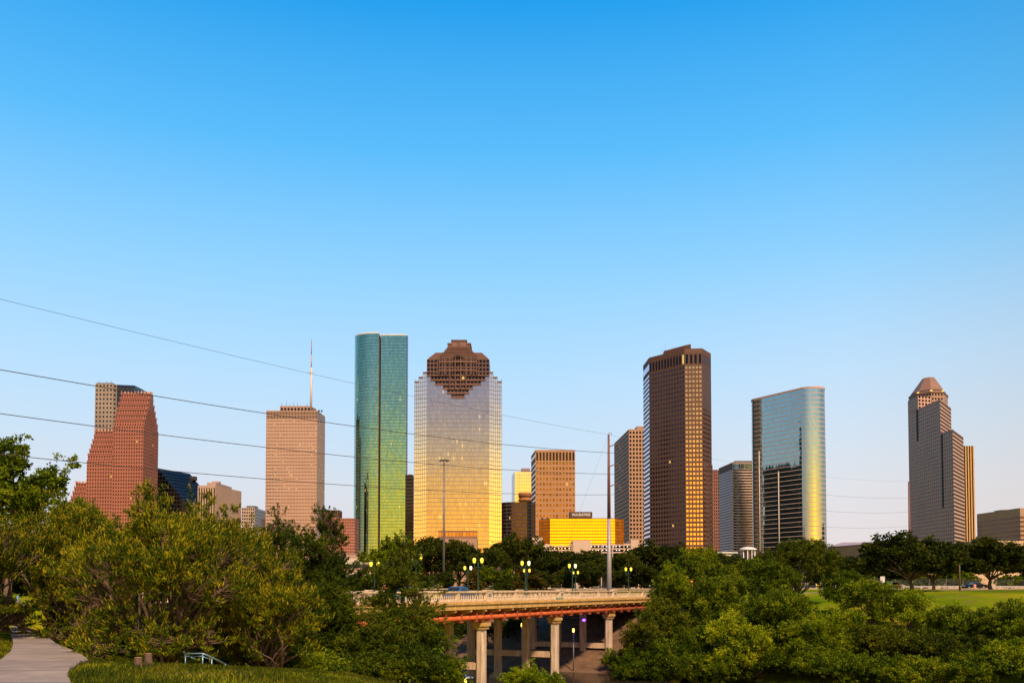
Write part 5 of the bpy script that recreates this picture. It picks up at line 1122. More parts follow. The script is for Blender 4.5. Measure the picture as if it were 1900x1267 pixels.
# ------------------------------------------------------------ people
SKIN = mat('skin', (.52, .28, .18), .6, var=.05); HAIR = mat('dark_hair', (.03, .02, .015), .7)
def skin_mesh(name, joints, edges, rad, m, parent):
    me = bpy.data.meshes.new(name); me.from_pydata(joints, edges, []); me.materials.append(m); o = link(name, me, parent)
    md = o.modifiers.new('s', 'SKIN'); md.use_smooth_shade = True
    for v, r_ in zip(me.skin_vertices[0].data, rad): v.radius = (r_, r_)
    me.skin_vertices[0].data[0].use_root = True
    sb = o.modifiers.new('u', 'SUBSURF'); sb.levels = sb.render_levels = 2
    return o
def person(loc, rz, label, shirt, shorts, stride=.25):
    e = empty('person', loc, label, 'person', None, rz); st = stride
    J = [(0, 0, .95), (0, 0, 1.15), (.02, 0, 1.38), (.03, 0, 1.5), (.05, 0, 1.62), (.06, 0, 1.74),
         (.02, .19, 1.4), (-.12, .24, 1.13), (.1, .2, .98), (.18, .19, .92), (.02, -.19, 1.4), (.12, -.24, 1.14), (.32, -.2, 1.2), (.40, -.18, 1.24),
         (0, .1, .9), (st, .1, .5), (st * .6, .1, .08), (st * .6 + .2, .1, .04), (0, -.1, .9), (-st * .3, -.1, .5), (-st * 1.5, -.1, .16), (-st * 1.5 + .16, -.1, .05)]
    E_ = [(0, 1), (1, 2), (2, 3), (3, 4), (4, 5), (2, 6), (6, 7), (7, 8), (8, 9), (2, 10), (10, 11), (11, 12), (12, 13), (0, 14), (14, 15), (15, 16), (16, 17), (0, 18), (18, 19), (19, 20), (20, 21)]
    rad = [.13, .125, .15, .06, .10, .08, .065, .045, .035, .04, .065, .045, .035, .04, .095, .062, .04, .035, .095, .062, .04, .035]
    skin_mesh('body', J, E_, rad, SKIN, e)
    skin_mesh('shirt', [J[0], J[1], (.02, 0, 1.4), J[6], (-.05, .22, 1.27), J[10], (.07, -.22, 1.27)], [(0, 1), (1, 2), (2, 3), (3, 4), (2, 5), (5, 6)], [.15, .15, .165, .085, .07, .085, .07], shirt, e)
    k = lambda a_, b_, u: tuple(np.array(a_) * (1 - u) + np.array(b_) * u)
    skin_mesh('shorts', [(0, 0, .98), J[14], k(J[14], J[15], .75), J[18], k(J[18], J[19], .75)], [(0, 1), (1, 2), (0, 3), (3, 4)], [.15, .115, .09, .115, .09], shorts, e)
    mb = MB(); mb.lathe([(.085, -.02), (.112, .04), (.105, .1), (.06, .145), (0, .16)], (.04, 0, 1.66), 12); mb.build('hair', HAIR, e)
    for s_ in (-1, 1): mb = MB(); mb.lathe([(0, -.012), (.012, 0), (0, .012)], (.145, s_ * .035, 1.67), 6); mb.build('eye', HAIR, e)
    mb = MB(); mb.lathe([(.018, -.02), (.01, .02), (0, .03)], (.155, 0, 1.64), 6); mb.build('nose', SKIN, e)
    return e
person(bp(lineD(714, WB - 1.2), WB - 1.2, ZD + .15), ang, 'runner in orange on the bridge, head and shoulders above the balustrade', mat('shirt_salmon', (.55, .18, .08), .8), mat('shorts_dark', (.04, .04, .05), .8))
c = at(1561, 1107, 148); person((c.x, 148, gz(c.x, 148)), -.9, 'person in an orange shirt and white shorts on the lawn under the traffic barrel', mat('shirt_orange', (.75, .13, .02), .8), mat('shorts_white', (.6, .58, .55), .8))
c = at(632, 1262, 64); person((c.x, 64, gz(c.x, 64) + .0), 2.2, 'person in a red shirt at the bottom, beneath the cypress', mat('shirt_red', (.35, .02, .03), .8), mat('shorts_blue', (.05, .1, .25), .8))

# ------------------------------------------------------------ trees
def quads_mesh(name, groups, mats):
    """groups: list of (centre(n,3), direction(n,3), length(n), width(n), material index); every leaf is a small rhombus"""
    V, M = [], []
    for c, d, ln, wd, mi, rs in groups:
        d = d / np.linalg.norm(d, axis=1, keepdims=True); r_ = rs.normal(size=d.shape); sd = np.cross(d, r_); sd /= np.linalg.norm(sd, axis=1, keepdims=True) + 1e-9
        a_ = d * (ln[:, None] * .5); b_ = sd * (wd[:, None] * .5); mid = c + a_ * .15
        V.append(np.stack([c - a_, mid + b_, c + a_, mid - b_], 1).reshape(-1, 3)); M.append(np.full(len(c), mi, np.int32))
    V = np.concatenate(V).astype(np.float32); M = np.concatenate(M); n = len(M)
    me = bpy.data.meshes.new(name); me.vertices.add(4 * n); me.vertices.foreach_set('co', V.ravel()); me.loops.add(4 * n); me.loops.foreach_set('vertex_index', np.arange(4 * n, dtype=np.int32))
    me.polygons.add(n); me.polygons.foreach_set('loop_start', np.arange(0, 4 * n, 4, dtype=np.int32))
    for mt in mats: me.materials.append(mt)
    me.polygons.foreach_set('material_index', M); me.update(calc_edges=True); return me
def unit(rs, n, zlo=-1.0):
    u = rs.normal(size=(n * 4 + 24, 3)); u /= np.linalg.norm(u, axis=1, keepdims=True); u = u[u[:, 2] > zlo][:n]
    return u
BARK = mat('bark', (.13, .085, .055), .9, var=.4, scale=3, bump=.6, streak=True); BARKG = mat('grey_bark', (.19, .15, .12), .9, var=.35, scale=3, bump=.6, streak=True)
LM = {'mesq': leafmat('olive_leaves', [(.020, .046, .004), (.078, .125, .006), (.18, .215, .009)]),
      'tip': leafmat('yellow_catkins', [(.24, .20, .008), (.42, .34, .012), (.58, .47, .02)], .3),
      'cyp': leafmat('cypress_leaves', [(.024, .048, .004), (.078, .118, .006), (.18, .20, .010)]),
      'orng': leafmat('russet_cypress_leaves', [(.07, .06, .008), (.13, .11, .012), (.20, .15, .02)]),
      'bay': leafmat('bayou_leaves', [(.022, .046, .003), (.105, .165, .005), (.29, .34, .010)]),
      'dkg': leafmat('dark_bayou_leaves', [(.018, .036, .004), (.072, .10, .006), (.19, .205, .008)]),
      'bri': leafmat('bright_leaves', [(.10, .16, .004), (.26, .33, .008), (.46, .48, .015)]),
      'oak': leafmat('oak_leaves', [(.014, .026, .003), (.048, .066, .006), (.105, .118, .009)]),
      'grn': leafmat('green_leaves', [(.034, .062, .003), (.13, .19, .006), (.33, .37, .012)]),
      'flw': leafmat('white_flowers', [(.5, .45, .45), (.7, .65, .65)], .2)}
def make_tree(seed, H, Rx, Ry, style, leaf, dens=1.0, trunk=.28, nl=12, lean=(0, 0), tips=0.0, L_=.16, W_=.075, cr=.42, forks=1, flower=0):
    "crown mesh, trunk mesh in local coordinates, base at the origin"
    rs = np.random.RandomState(seed); lobes = []
    zc0 = H * trunk
    if style == 'cone':
        for k in range(nl):
            f = (k + .5) / nl; z = zc0 + (H - zc0) * f; r_ = (1 - f) ** .45
            for q in range(max(1, int(round(4 * r_ + .5)))):
                a_ = rs.rand() * 6.28; d_ = Rx * r_ * (.40 + .35 * rs.rand()); rr = max(.4, Rx * r_ * .5)
                lobes.append((np.array([math.cos(a_) * d_, math.sin(a_) * d_ * Ry / Rx, z - .06 * d_]), np.array([rr, rr, max(.5, rr * .6)])))
        lobes.append((np.array([0, 0, H - .6]), np.array([.45, .45, .9]))); lobes.append((np.array([.2, 0, H - 1.5]), np.array([.7, .7, .8])))
    elif style == 'shrub':
        for k in range(nl):
            u = unit(rs, 1, -.1)[0]; f = .55 + .35 * rs.rand(); rr = .40 + .2 * rs.rand()
            lobes.append((np.array([u[0] * Rx * f, u[1] * Ry * f, H * .42 + u[2] * H * .38]), np.array([Rx, Ry, H * .6]) * rr))
        lobes.append((np.array([0, 0, H * .4]), np.array([Rx * .7, Ry * .7, H * .45])))
    else:
        hz = (H - zc0) / 2; cz = zc0 + hz; fl = .8
        for k in range(nl):
            u = unit(rs, 1, -.85)[0]; f = .50 + .36 * rs.rand(); rr = (.17 if style == 'spread' else .24) + .17 * rs.rand()
            if style == 'spread': u[2] *= .8
            lobes.append((np.array([u[0] * Rx * f * 1.08, u[1] * Ry * f * 1.08, cz + u[2] * hz * .66]), np.array([Rx * rr, Ry * rr, max(hz * rr, .6 * Rx * rr)])))
        if style == 'spread':
            for k in range(11):
                a_ = rs.rand() * 6.28; f = .45 + .5 * rs.rand(); rr = .18 + .12 * rs.rand(); lobes.append((np.array([math.cos(a_) * Rx * f, math.sin(a_) * Ry * f, H * (.10 + .16 * rs.rand())]), np.array([Rx * rr, Ry * rr, H * .12])))
        lobes.append((np.array([0, 0, cz + hz * .35]), np.array([Rx * .45, Ry * .45, hz * .6])))
    lobes = [(c + np.array([lean[0], lean[1], 0]) * (c[2] / H), r_) for c, r_ in lobes]
    area = np.array([(r_[0] * r_[2] + r_[1] * r_[2] + r_[0] * r_[1]) for _, r_ in lobes])
    # tufts sit on the lobes, twigs on the upper side of each tuft
    nt_ = int(min(dens * (2.1 if style != 'cone' else 2.6) * area.sum() / (2.6 * cr) ** 2, 560)); tl = rs.choice(len(lobes), nt_, p=area / area.sum())
    ut = unit(rs, nt_, -.75); tl = tl[:len(ut)]; nt_ = len(ut)
    tc_ = np.array([l[0] for l in lobes])[tl] + np.array([l[1] for l in lobes])[tl] * ut * (.40 + .62 * rs.rand(nt_, 1))
    tr_ = cr * (1.0 + 1.5 * rs.rand(nt_)); per_t = 7
    li = np.repeat(np.arange(nt_), per_t); ncl = len(li)
    u = unit(rs, ncl, -.5)[:ncl]; k = len(u); li = li[:k]
    cc = tc_[li] + u * tr_[li][:, None] * np.array([1, 1, 1.05 if style != 'cone' else .75]) * (.55 + .45 * rs.rand(k, 1))
    ncore = k // 3; ci = rs.choice(len(lobes), ncore, p=area / area.sum()); cc[-ncore:] = (np.array([l[0] for l in lobes])[ci] + np.array([l[1] for l in lobes])[ci] * rs.normal(size=(ncore, 3)) * .35)
    zmin = .12 * H if style == 'shrub' else zc0 * .7; per = 36
    cc[:, 2] = np.maximum(cc[:, 2], zmin * (1 if style != 'shrub' else .3) + .15)
    axis_ = np.array([lean[0] * .5, lean[1] * .5, H * .45]); out = cc - axis_; out /= np.linalg.norm(out, axis=1, keepdims=True) + 1e-6
    out = out * .6 + u * .6 + np.array([0, 0, .12]); out /= np.linalg.norm(out, axis=1, keepdims=True)
    szc = cr * (.36 + .46 * rs.rand(k, 1))
    rep_ = np.repeat(np.arange(k), per); n = len(rep_)
    if style == 'cone' or tips: # sprays reaching outwards from each twig
        t_ = rs.rand(n, 1); ctr = cc[rep_] + out[rep_] * (t_ - .35) * szc[rep_] * 2.1 + rs.normal(size=(n, 3)) * szc[rep_] * np.array([.34, .34, .22]) * (1.15 - .6 * t_)
    else: ctr = cc[rep_] + rs.normal(size=(n, 3)) * szc[rep_] * np.array([.55, .55, .48])
    dr = out[rep_] * .7 + rs.normal(size=(n, 3)) * .75 + np.array([0, 0, -.05 if style == 'cone' else .1])
    grp = [(ctr, dr, L_ * (.6 + .8 * rs.rand(n)), W_ * (.6 + .8 * rs.rand(n)), 0, rs)]; mats = [leaf]
    if tips:
        sel = rep_[rs.rand(n) < tips * (.25 + .75 * (out[rep_][:, 2] > -.15)) ]; m_ = len(sel)
        ctr = cc[sel] + out[sel] * szc[sel] * (.35 + .75 * rs.rand(m_, 1)) * 1.3 + rs.normal(size=(m_, 3)) * szc[sel] * .38
        dr = out[sel] * .6 + rs.normal(size=(m_, 3)) * .35 + np.array([0, 0, .75]); grp.append((ctr, dr, .24 * (.6 + .8 * rs.rand(m_)), .036 * (.7 + .6 * rs.rand(m_)), 1, rs)); mats.append(LM['tip'])
    if flower:
        sel = rs.choice(n, flower); grp.append((ctr[sel] + .05, dr[sel], np.full(flower, .13), np.full(flower, .12), 1, rs)); mats.append(LM['flw'])
    crown = quads_mesh('crown', grp, mats)
    mb = MB(); rb = max(.06, min(.38, .024 * H + .008 * Rx)) * (.7 if forks > 1 else 1); P0 = Vector((0, 0, -.3))
    if style == 'cone':
        mb.tube([P0, Vector((lean[0] * .3, lean[1] * .3, H * .4)), Vector((lean[0], lean[1], H * .97))], [rb, rb * .6, .03], 8)
        br = [(Vector((lean[0] * c[2] / H, lean[1] * c[2] / H, c[2] - .15)), Vector(c), rb * .22) for c, r_ in lobes]
    else:
        fk = Vector((lean[0] * trunk + rs.normal() * .15, lean[1] * trunk, zc0 * .75 if style != 'shrub' else H * .1)); br = []
        if forks == 1: mb.tube([P0, P0.lerp(fk, .5) + Vector((rs.normal() * .08, rs.normal() * .08, 0)), fk], [rb * 1.25, rb, rb * .85], 9)
        for j, (c, r_) in enumerate(lobes):
            st = fk
            if forks > 1: st = Vector((rs.normal() * .25, rs.normal() * .25, .1))
            br.append((st, Vector(c), rb * ((.36 if style == 'round' else .5) if forks == 1 else .6)))
    for a_, b_, r_ in br:
        d_ = b_ - a_; m1 = a_ + d_ * .35 + Vector((rs.normal() * .12, rs.normal() * .12, .10)) * d_.length * .6; m2 = a_ + d_ * .7 + Vector((rs.normal() * .08, rs.normal() * .08, .06)) * d_.length * .5
        mb.tube([a_, m1, m2, b_], [r_, r_ * .75, r_ * .5, r_ * .25], 6)
        dd = np.linalg.norm(cc - np.array(b_), axis=1); near_i = np.argsort(dd)[:max(4, int(.014 * k))]
        for q in near_i[:: (2 if style == 'cone' else 1)]:
            e_ = Vector(cc[q]); s_ = m2.lerp(b_, .2 + .6 * rs.rand()); mm = s_.lerp(e_, .5) + Vector(rs.normal(size=3) * .12)
            mb.tube([s_, mm, e_], [r_ * .28 + .008, r_ * .18 + .006, .006], 4, 0, False)
    return crown, mb
def place(name, label, x, y, crown, tmesh, cat='tree', group=None, rz=0, sc=(1, 1, 1), z=None, dz=0):
    e = empty(name, (x, y, (gz(x, y) if z is None else z) + dz), label, cat, group, rz); e.scale = sc
    link('crown' if cat == 'tree' else 'foliage', crown, e); link('trunk' if cat == 'tree' else 'stem', tmesh, e); return e
def T(name, label, px, D, ytop, wpx, style, leaf, seed, group, base=None, cat='tree', bark=None, **k):
    x = at(px, 1060, D).x; z = gz(x, D) if base is None else base; H = at(px, ytop, D).z - z; r_ = wpx / 2 / F * D
    Ry = k.pop('ry', r_ * .9)
    cr_, mb = make_tree(seed, H, r_, Ry, style, LM[leaf], **k)
    return place(name, label, x, D, cr_, mb.mesh('trunk', bark or BARK), cat, group, z=z)
GL, GCY, GBA, GPK, GMD, GSH = 'yellow-tipped trees on the near bank', 'bald cypresses by the bridge', 'leafy trees on the far bank', 'oaks on the park lawn', 'oaks behind the bridge', 'shrubs and understory'
mq = dict(tips=.24, L_=.15, W_=.05, cr=.40, forks=2, nl=34, trunk=.05)
T('mesquite_tree', 'largest yellow-tipped tree, spreading over the grass with bare leaning limbs below', 305, 42, 905, 410, 'spread', 'mesq', 11, GL, dens=.78, ry=4.2, **mq)
T('mesquite_tree', 'yellow-tipped tree overhanging the path at the left edge', 118, 57, 918, 290, 'spread', 'mesq', 12, GL, dens=.8, ry=4., **{**mq, 'trunk': .30})
T('mesquite_tree', 'yellow-tipped tree with thin twiggy top left of the cypresses', 440, 47, 930, 240, 'spread', 'mesq', 13, GL, dens=.72, ry=3.2, **{**mq, 'trunk': .06})
T('mesquite_tree', 'yellow-tipped boughs reaching in from beyond the left edge', -45, 50, 940, 250, 'spread', 'mesq', 19, GL, dens=.8, ry=3.5, **{**mq, 'trunk': .3})
T('mesquite_tree', 'yellow-tipped tree between the path and the largest one', 165, 54, 940, 230, 'spread', 'mesq', 16, GL, dens=.75, ry=3.2, **{**mq, 'trunk': .12})
T('mesquite_tree', 'yellow-tipped tree filling the space right of the largest one', 395, 50, 930, 250, 'spread', 'mesq', 17, GL, dens=.75, ry=3.2, **mq)
T('mesquite_tree', 'low yellow-tipped tree before the cypress feet', 500, 45, 1060, 190, 'spread', 'mesq', 18, GL, dens=.8, ry=2.6, **mq)
T('broadleaf_tree', 'dark green tree rising highest at the left edge behind the yellow one', 14, 88, 802, 185, 'round', 'bay', 14, None, dens=.85, L_=.34, W_=.19, cr=.6, nl=16)
T('broadleaf_tree', 'yellow-green tree low behind the far-left dark tree', 135, 74, 912, 150, 'round', 'grn', 15, None, dens=.8, L_=.25, W_=.13, cr=.5, nl=12)
cy = dict(L_=.17, W_=.052, cr=.36, trunk=.08)
T('cypress_tree', 'tall feathery cypress with the pointed top before the red-brown block', 596, 60, 946, 200, 'cone', 'cyp', 21, GCY, nl=18, dens=2.3, lean=(.1, 0), **cy)
T('cypress_tree', 'cypress with a bent top right of the yellow-tipped trees', 530, 63, 960, 190, 'cone', 'cyp', 22, GCY, nl=16, dens=2.2, lean=(-.4, 0), **cy)
T('cypress_tree', 'shorter cypress hiding the left end of the balustrade', 612, 68, 1042, 100, 'cone', 'cyp', 23, GCY, nl=11, dens=1.0, **cy)
T('cypress_tree', 'front cypress standing alone before the bridge, trunk showing', 752, 58, 1000, 190, 'cone', 'cyp', 24, GCY, nl=14, dens=.72, lean=(-.3, 0), **cy)
T('cypress_tree', 'low young cypress at the bottom, left of the front cypress', 690, 54, 1140, 150, 'cone', 'cyp', 25, GCY, nl=9, dens=.95, **cy)
T('cypress_tree', 'leafy cypress low under the tall pointed one', 610, 55, 1080, 140, 'cone', 'cyp', 26, GCY, nl=11, dens=1.5, **cy)
by = dict(L_=.22, W_=.12, cr=.50, nl=24)
R_ = [('round dark-leaved tree covering the right end of the bridge', 1212, 114, 1108, 150, 'dkg', .1), ('leafy tree with pale bare twigs right of the bridge end', 1330, 119, 1062, 190, 'grn', .15),
      ('yellow-topped tree rising beside the right end of the balustrade', 1290, 130, 1014, 140, 'grn', .3), ('broad green tree before the white banded tower', 1400, 126, 1034, 165, 'grn', .25),
      ('darkest tall tree before the rounded mirror tower', 1482, 138, 1001, 180, 'dkg', .3), ('tree with leaning pale trunk below the darkest tall tree', 1455, 112, 1088, 190, 'grn', .2),
      ('round green tree hiding the lawn left of the sign posts', 1612, 112, 1070, 130, 'bay', .2), ('bright yellow-green young tree under the sign posts', 1688, 108, 1102, 95, 'bri', .2),
      ('low leafy tree at the bottom below the bridge end tree', 1270, 111, 1165, 170, 'bay', .1), ('low tree over ivy near the bottom centre right', 1400, 108, 1170, 190, 'bay', .1),
      ('mid-height tree with sunlit crown below the round green tree', 1545, 108, 1130, 160, 'bri', .15), ('dark bushy tree at the bottom beneath the bright young tree', 1640, 104, 1165, 190, 'dkg', .08),
      ('green tree on the lawn edge right of the bright young tree', 1790, 106, 1135, 170, 'bay', .1), ('tree at the right edge with yellow-green top over the lawn', 1882, 102, 1110, 120, 'grn', .1),
      ('low dark tree at the bottom right', 1745, 101, 1180, 190, 'dkg', .08), ('leafy low tree left of the leaning pale trunk', 1355, 108, 1135, 170, 'bri', .05),
      ('dense low tree right of the leaning pale trunk', 1500, 106, 1150, 190, 'bay', .05), ('tree crown filling the gap before the lawn trees', 1575, 122, 1062, 120, 'grn', .2), ('upright tree standing before the right end of the balustrade', 1246, 121, 1050, 120, 'grn', .15), ('round tree between the yellow-topped and the broad green tree', 1345, 135, 1045, 120, 'dkg', .2)]
for k, (lab, px, D, yt, w_, lf_, tr) in enumerate(R_):
    T('bayou_tree', lab, px, D, yt, w_ * .86, 'round', lf_, 40 + k, GBA, dens=.95, trunk=tr * .6, bark=BARKG, **by)
T('bright_bush', 'bright yellow-green bush in the bottom right corner', 1868, 97, 1190, 120, 'shrub', 'bri', 60, GSH, cat='bush', dens=.9, nl=10, L_=.2, W_=.1, cr=.4)
T('bright_bush', 'lowest sunlit bush filling the very bottom right corner', 1905, 93, 1218, 150, 'shrub', 'grn', 64, GSH, cat='bush', dens=.95, nl=10, L_=.2, W_=.1, cr=.4)
T('bright_bush', 'sunlit bush at the bottom edge left of the corner bush', 1795, 95, 1228, 110, 'shrub', 'grn', 62, GSH, cat='bush', dens=.9, nl=10, L_=.2, W_=.1, cr=.4)
T('bright_bush', 'yellow-green bush cut by the right edge above the corner bush', 1915, 100, 1150, 110, 'shrub', 'bri', 63, GSH, cat='bush', dens=.9, nl=10, L_=.2, W_=.1, cr=.4)
T('bright_bush', 'small bright green bush between the columns at the bottom', 990, 87, 1236, 100, 'shrub', 'bri', 61, GSH, cat='bush', dens=1.0, nl=9, L_=.17, W_=.085, cr=.34)
for k, (lab, px, D, yt, w_, lf_) in enumerate([('dark shrub by the right side of the path bend', 150, 62, 1108, 120, 'oak'), ('dark shrub under the largest yellow-tipped tree', 250, 58, 1120, 150, 'oak'),
        ('dark shrub behind the bent handrail', 345, 54, 1150, 130, 'bay'), ('dark understory bush below the twiggy yellow tree', 470, 55, 1160, 150, 'oak'), ('low understory bush under the cypresses', 560, 54, 1185, 150, 'oak'),
        ('viny dark bush at the foot of the far bank trees', 1330, 106.5, 1215, 150, 'bay'), ('low dark bush at the bottom under the mid trees', 1520, 104, 1205, 170, 'bay'), ('leafy ground bush at the bottom far right', 1800, 98, 1215, 150, 'bay'), ('leafy ground bush at the bottom below the dark bushy tree', 1610, 97, 1215, 170, 'bay'), ('bottom ground bush below the low dark tree', 1710, 96, 1218, 170, 'grn'),
        ('small bush beside the rightmost column', 1150, 119, 1205, 60, 'bay'), ('leafy bush at the waterline below the bridge end tree', 1205, 111, 1215, 130, 'bay')]):
    T('shrub', lab, px, D, yt, w_, 'shrub', lf_, 70 + k, GSH, cat='shrub', dens=.8, nl=9, L_=.2, W_=.1, cr=.42)
T('flowering_shrub', 'dark shrub dotted with white flowers at the left edge by the path', 4, 63, 1108, 95, 'shrub', 'oak', 90, GSH, cat='shrub', dens=.9, nl=8, L_=.16, W_=.08, cr=.36, flower=160)
# a few oak crowns shared by the more distant trees
PROTO = []
for k in range(5):
    cr_, mb = make_tree(100 + k, 10., 6.2, 5.6, 'round', LM['oak'], dens=1.0, trunk=.24, nl=19, L_=.42, W_=.26, cr=.75); PROTO.append((cr_, mb.mesh('trunk', BARK)))
PROTOG = []
for k in range(2):
    cr_, mb = make_tree(110 + k, 10., 6., 5.6, 'round', LM['grn'], dens=.6, trunk=.2, nl=16, L_=.42, W_=.25, cr=.75); PROTOG.append((cr_, mb.mesh('trunk', BARK)))
PROTOC = []
for k, lf_ in enumerate(('orng', 'cyp')):
    cr_, mb = make_tree(120 + k, 10., 3.2, 3.2, 'cone', LM[lf_], dens=.7, trunk=.08, nl=11, L_=.34, W_=.15, cr=.55); PROTOC.append((cr_, mb.mesh('trunk', BARK)))
def far(lab, px, D, yt, w_, pr, k, group, name='oak_tree', zb=None, base_r=6.2):
    x = at(px, 1060, D).x; z = gz(x, D); H = at(px, yt, D).z - z; s_ = w_ / 2 / F * D / base_r; cr_, tm = pr[k % len(pr)]
    return place(name, lab, x, D, cr_, tm, 'tree', group, rz=(k * 2.39) % 6.28, sc=(s_ * 1.05, s_ * 1.05, H / 10.), z=z)
for k, (lab, px, D, yt, w_) in enumerate([
        ('wide dark oak on the lawn, largest right of the sign posts', 1690, 160, 990, 165), ('dark oak adjoining the largest lawn oak on its right', 1732, 170, 1008, 105), ('flat-topped dark oak by the black sedan', 1838, 166, 1004, 140),
        ('dark oak cut by the right edge behind the lawn', 1915, 178, 1010, 110), ('dim oak before the brown hall wall', 1590, 190, 1033, 110), ('dim oak behind the sign posts', 1642, 196, 1036, 100), ('dim oak between the mirror tower and the brown hall', 1545, 205, 1034, 100),
        ('hazy dark oak behind the wooden utility pole', 1782, 225, 1026, 110)]): far(lab, px, D, yt, w_, PROTO, k, GPK)
for k, (lab, px, D, yt, w_) in enumerate([
        ('dark oak left of the floodlight mast below the silver tower', 800, 235, 1001, 115), ('dark oak right of the floodlight mast', 853, 240, 1008, 110), ('low dark oak between the lamps over the blue car', 905, 225, 1022, 90),
        ('dark oak right of the silver tower base', 952, 240, 998, 110), ('dark oak below the dark rounded-top tower', 1002, 250, 1012, 105), ('dark oak before the left deck of the pink garage', 1050, 230, 1026, 100),
        ('dark oak just left of the steel power pole', 1102, 236, 1026, 105), ('dark oak just right of the steel power pole', 1155, 228, 1030, 95), ('dark oak below the tan tower with black windows', 1213, 238, 1010, 115),
        ('dark oak at the foot of the octagonal tower', 1262, 232, 1016, 100), ('dark oak right of the octagonal tower foot', 1315, 240, 1026, 100), ('dark oak before the white pavilion', 1365, 236, 1034, 90), ('dark oak at the foot of the rounded tower', 1425, 240, 1030, 110),
        ('dark oak under the thin black tower', 752, 240, 1012, 90), ('dark tree behind the balustrade near the overpass pier', 660, 170, 1062, 90), ('dark tree between the overpass and the front cypress', 720, 165, 1058, 80),
        ('dim oak in the gap below the antenna tower', 470, 150, 1012, 120), ('dim oak behind the bent-top cypress', 545, 155, 1020, 110), ('dim oak under the ribbed block', 385, 150, 1005, 120), ('dim oak under the black slanted tower', 300, 150, 1000, 120), ('dim oak under the red gabled tower', 215, 150, 1000, 120),
        ('dim oak left of the red gabled tower foot', 120, 150, 1000, 120), ('dark low oak between the pole and the garage', 1180, 205, 1048, 80), ('low dark oak under the gold hotel', 1080, 200, 1045, 80)]): far(lab, px, D, yt, w_, PROTO, k + 1, GMD)
for k, (lab, px, D, yt, w_) in enumerate([('sunlit green tree at the foot of the teal tower', 712, 205, 1004, 100), ('bright green tree low behind the left balustrade', 612, 160, 1050, 100), ('small green tree left of the lamps with two levels', 920, 185, 1052, 70)]): far(lab, px, D, yt, w_, PROTOG, k, GMD, 'green_tree', base_r=6.)
for k, (lab, px, D, yt, w_, q) in enumerate([('russet-green cypress behind the middle lamps', 985, 180, 1054, 75, 0), ('thin russet-green cypress between two lamps by the blue car', 877, 178, 1052, 45, 0), ('small green cypress right of the blue car', 938, 178, 1068, 50, 1)]):
    far(lab, px, D, yt, w_, [PROTOC[q]], k, GMD, 'cypress_tree', base_r=3.2)
shp = make_tree(130, 4., 3.4, 2.6, 'shrub', LM['grn'], dens=.6, nl=9, L_=.34, W_=.2, cr=.5); shm = shp[1].mesh('stem', BARK)
for k, (lab, px, w_, yt) in enumerate([('clipped green shrub behind the guard rail by the tall lawn oak', 1718, 60, 1064), ('dark shrub behind the black sedan', 1758, 60, 1056), ('light shrub right of the black sedan', 1868, 50, 1066), ('shrub at the right end of the guard rail', 1905, 60, 1062), ('shrub behind the silver car', 1672, 40, 1068), ('shrub behind the utility pole foot', 1795, 50, 1060)]):
    x = at(px, 1060, 219).x; H = at(px, yt, 219).z - 11.9; s_ = w_ / 2 / F * 219 / 3.4; place('shrub', lab, x, 219, shp[0], shm, 'shrub', 'shrubs along the parkway', rz=k * 1.7, sc=(s_, s_, H / 4), z=11.9)

for k, (px, D, lab) in enumerate([(780, 205, 'low dark hedge bush left of the middle lamps'), (828, 206, 'low dark hedge bush below the floodlight mast'), (900, 204, 'low dark hedge bush behind the blue car'), (955, 206, 'low dark hedge bush left of the russet cypress'), (1010, 205, 'low dark hedge bush right of the russet cypress'),
        (1048, 206, 'low dark hedge bush left of the lamps by the power pole'), (1090, 204, 'low dark hedge bush between lamps and power pole'), (1148, 206, 'low dark hedge bush right of the power pole'), (1200, 205, 'low dark hedge bush right of the last lamp'), (1245, 206, 'low dark hedge bush at the bridge end'), (735, 203, 'low dark hedge bush behind the front cypress')]):
    if k == 0: hp_ = make_tree(140, 4., 3.4, 2.4, 'shrub', LM['oak'], dens=.7, nl=9, L_=.34, W_=.2, cr=.5); hm = hp_[1].mesh('stem', BARK)
    x = at(px, 1060, D).x; place('hedge_bush', lab, x, D, hp_[0], hm, 'bush', 'hedge bushes behind the bridge', rz=k * 1.3, sc=(1.05, 1., .85 + .3 * (k % 3) / 2), z=11.9)
for k, (lab, px, D, yt, w_, lf_) in enumerate([('dark tree seen under the bridge left of the second big column', 955, 138, 1150, 80, 'oak'), ('dark tree seen under the bridge behind the first big column', 890, 132, 1150, 90, 'oak'), ('dark tree seen under the bridge at its left, beyond the first columns', 855, 140, 1135, 90, 'oak'), ('dark tree seen under the bridge behind the inner columns', 1010, 150, 1145, 80, 'oak')]):
    T('bayou_tree', lab, px, D, yt, w_, 'round', lf_, 150 + k, GBA, dens=.8, trunk=.15, L_=.3, W_=.17, cr=.6, nl=14)
for k, (lab, px, D, yt, w_, lf_) in enumerate([('leafy bush at the bottom under the low young cypress', 640, 52, 1205, 170, 'cyp'), ('feathery bush at the bottom foot of the front cypress', 745, 55, 1195, 170, 'cyp'), ('dark bush at the bottom left of the first big column', 815, 58, 1222, 110, 'bay'), ('weedy bush at the bottom below the cypress cluster', 565, 47, 1225, 150, 'bay')]):
    T('shrub', lab, px, D, yt, w_, 'shrub', lf_, 160 + k, GSH, cat='shrub', dens=.9, nl=9, L_=.17, W_=.07, cr=.36)
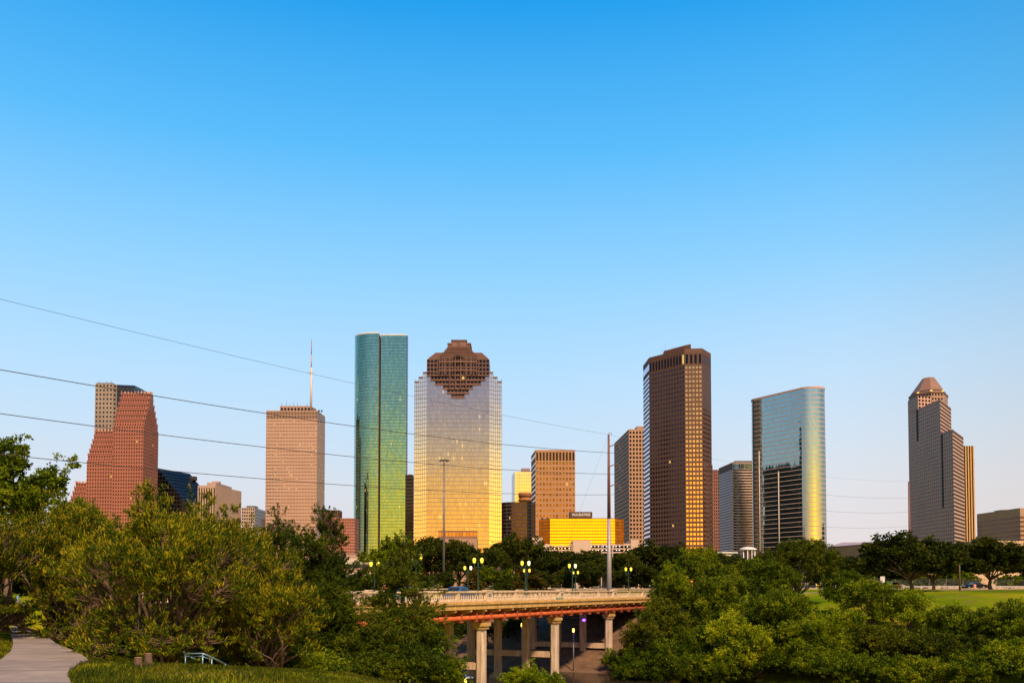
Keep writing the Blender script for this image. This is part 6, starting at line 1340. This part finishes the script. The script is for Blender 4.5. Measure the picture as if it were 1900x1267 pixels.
for k, (lab, px, D, yt, w_) in enumerate([('dim tree filling the gap under the far-left canopy', 10, 130, 1040, 150), ('dim low tree behind the path end', 85, 132, 1050, 120)]): far(lab, px, D, yt, w_, PROTO, k + 2, GMD)

# grass blades on the near bank (nobody could count them)
rs = np.random.RandomState(5); n = 160000; gx = rs.uniform(-34, 6, n); gy = rs.uniform(22, 60, n)
poly = [flat(*p) for p in lft] + [flat(*p) for p in rgt[::-1]]
def inside(x, y):
    r_ = np.zeros(len(x), bool); j = len(poly) - 1
    for i in range(len(poly)):
        (xi, yi), (xj, yj) = poly[i], poly[j]; c_ = ((yi > y) != (yj > y)) & (x < (xj - xi) * (y - yi) / (yj - yi + 1e-12) + xi); r_ ^= c_; j = i
    return r_
kp = ~inside(gx, gy) & (np.sin(gx * .9 + 1.3 * np.sin(gy * .7)) + rs.normal(size=n) * .7 > -.7); gx, gy = gx[kp], gy[kp]; n = len(gx)
hh = (.12 + .26 * rs.rand(n) ** 2) * (.6 + .9 * np.clip((34 - gy) / 10, 0, 1)); c = np.stack([gx, gy, ground(gx, gy) + hh * .4], 1)
gm = quads_mesh('grass', [(c, np.stack([rs.normal(size=n) * .35, rs.normal(size=n) * .35, np.ones(n)], 1), hh, .022 + .02 * rs.rand(n), 0, rs)], [leafmat('grass_blades', [(.024, .046, .004), (.07, .092, .006), (.21, .18, .012)], .3)])
tag(link('grass', gm), kind='stuff')
# two cut stumps on the grass
for px, D, lab in ((256, 33, 'small pale cut stump in the grass below the leaning limbs'), (275, 33.5, 'taller pale cut stump right beside the smaller one in the grass')):
    c = at(px, 1244, D); z = gz(c.x, D); e = empty('tree_stump', (c.x, D, z), lab, 'stump'); h_ = .32 if px < 260 else .45
    mb = MB(); mb.lathe([(.2, -.1), (.15, .1), (.13, h_)], n=10); mb.build('bark', BARK, e); mb = MB(); mb.lathe([(.13, h_ + .001), (.06, h_ + .012), (0, h_ + .012)], n=10); mb.build('cut_face', mat('cut_wood', (.45, .26, .09), .8, scale=6), e)
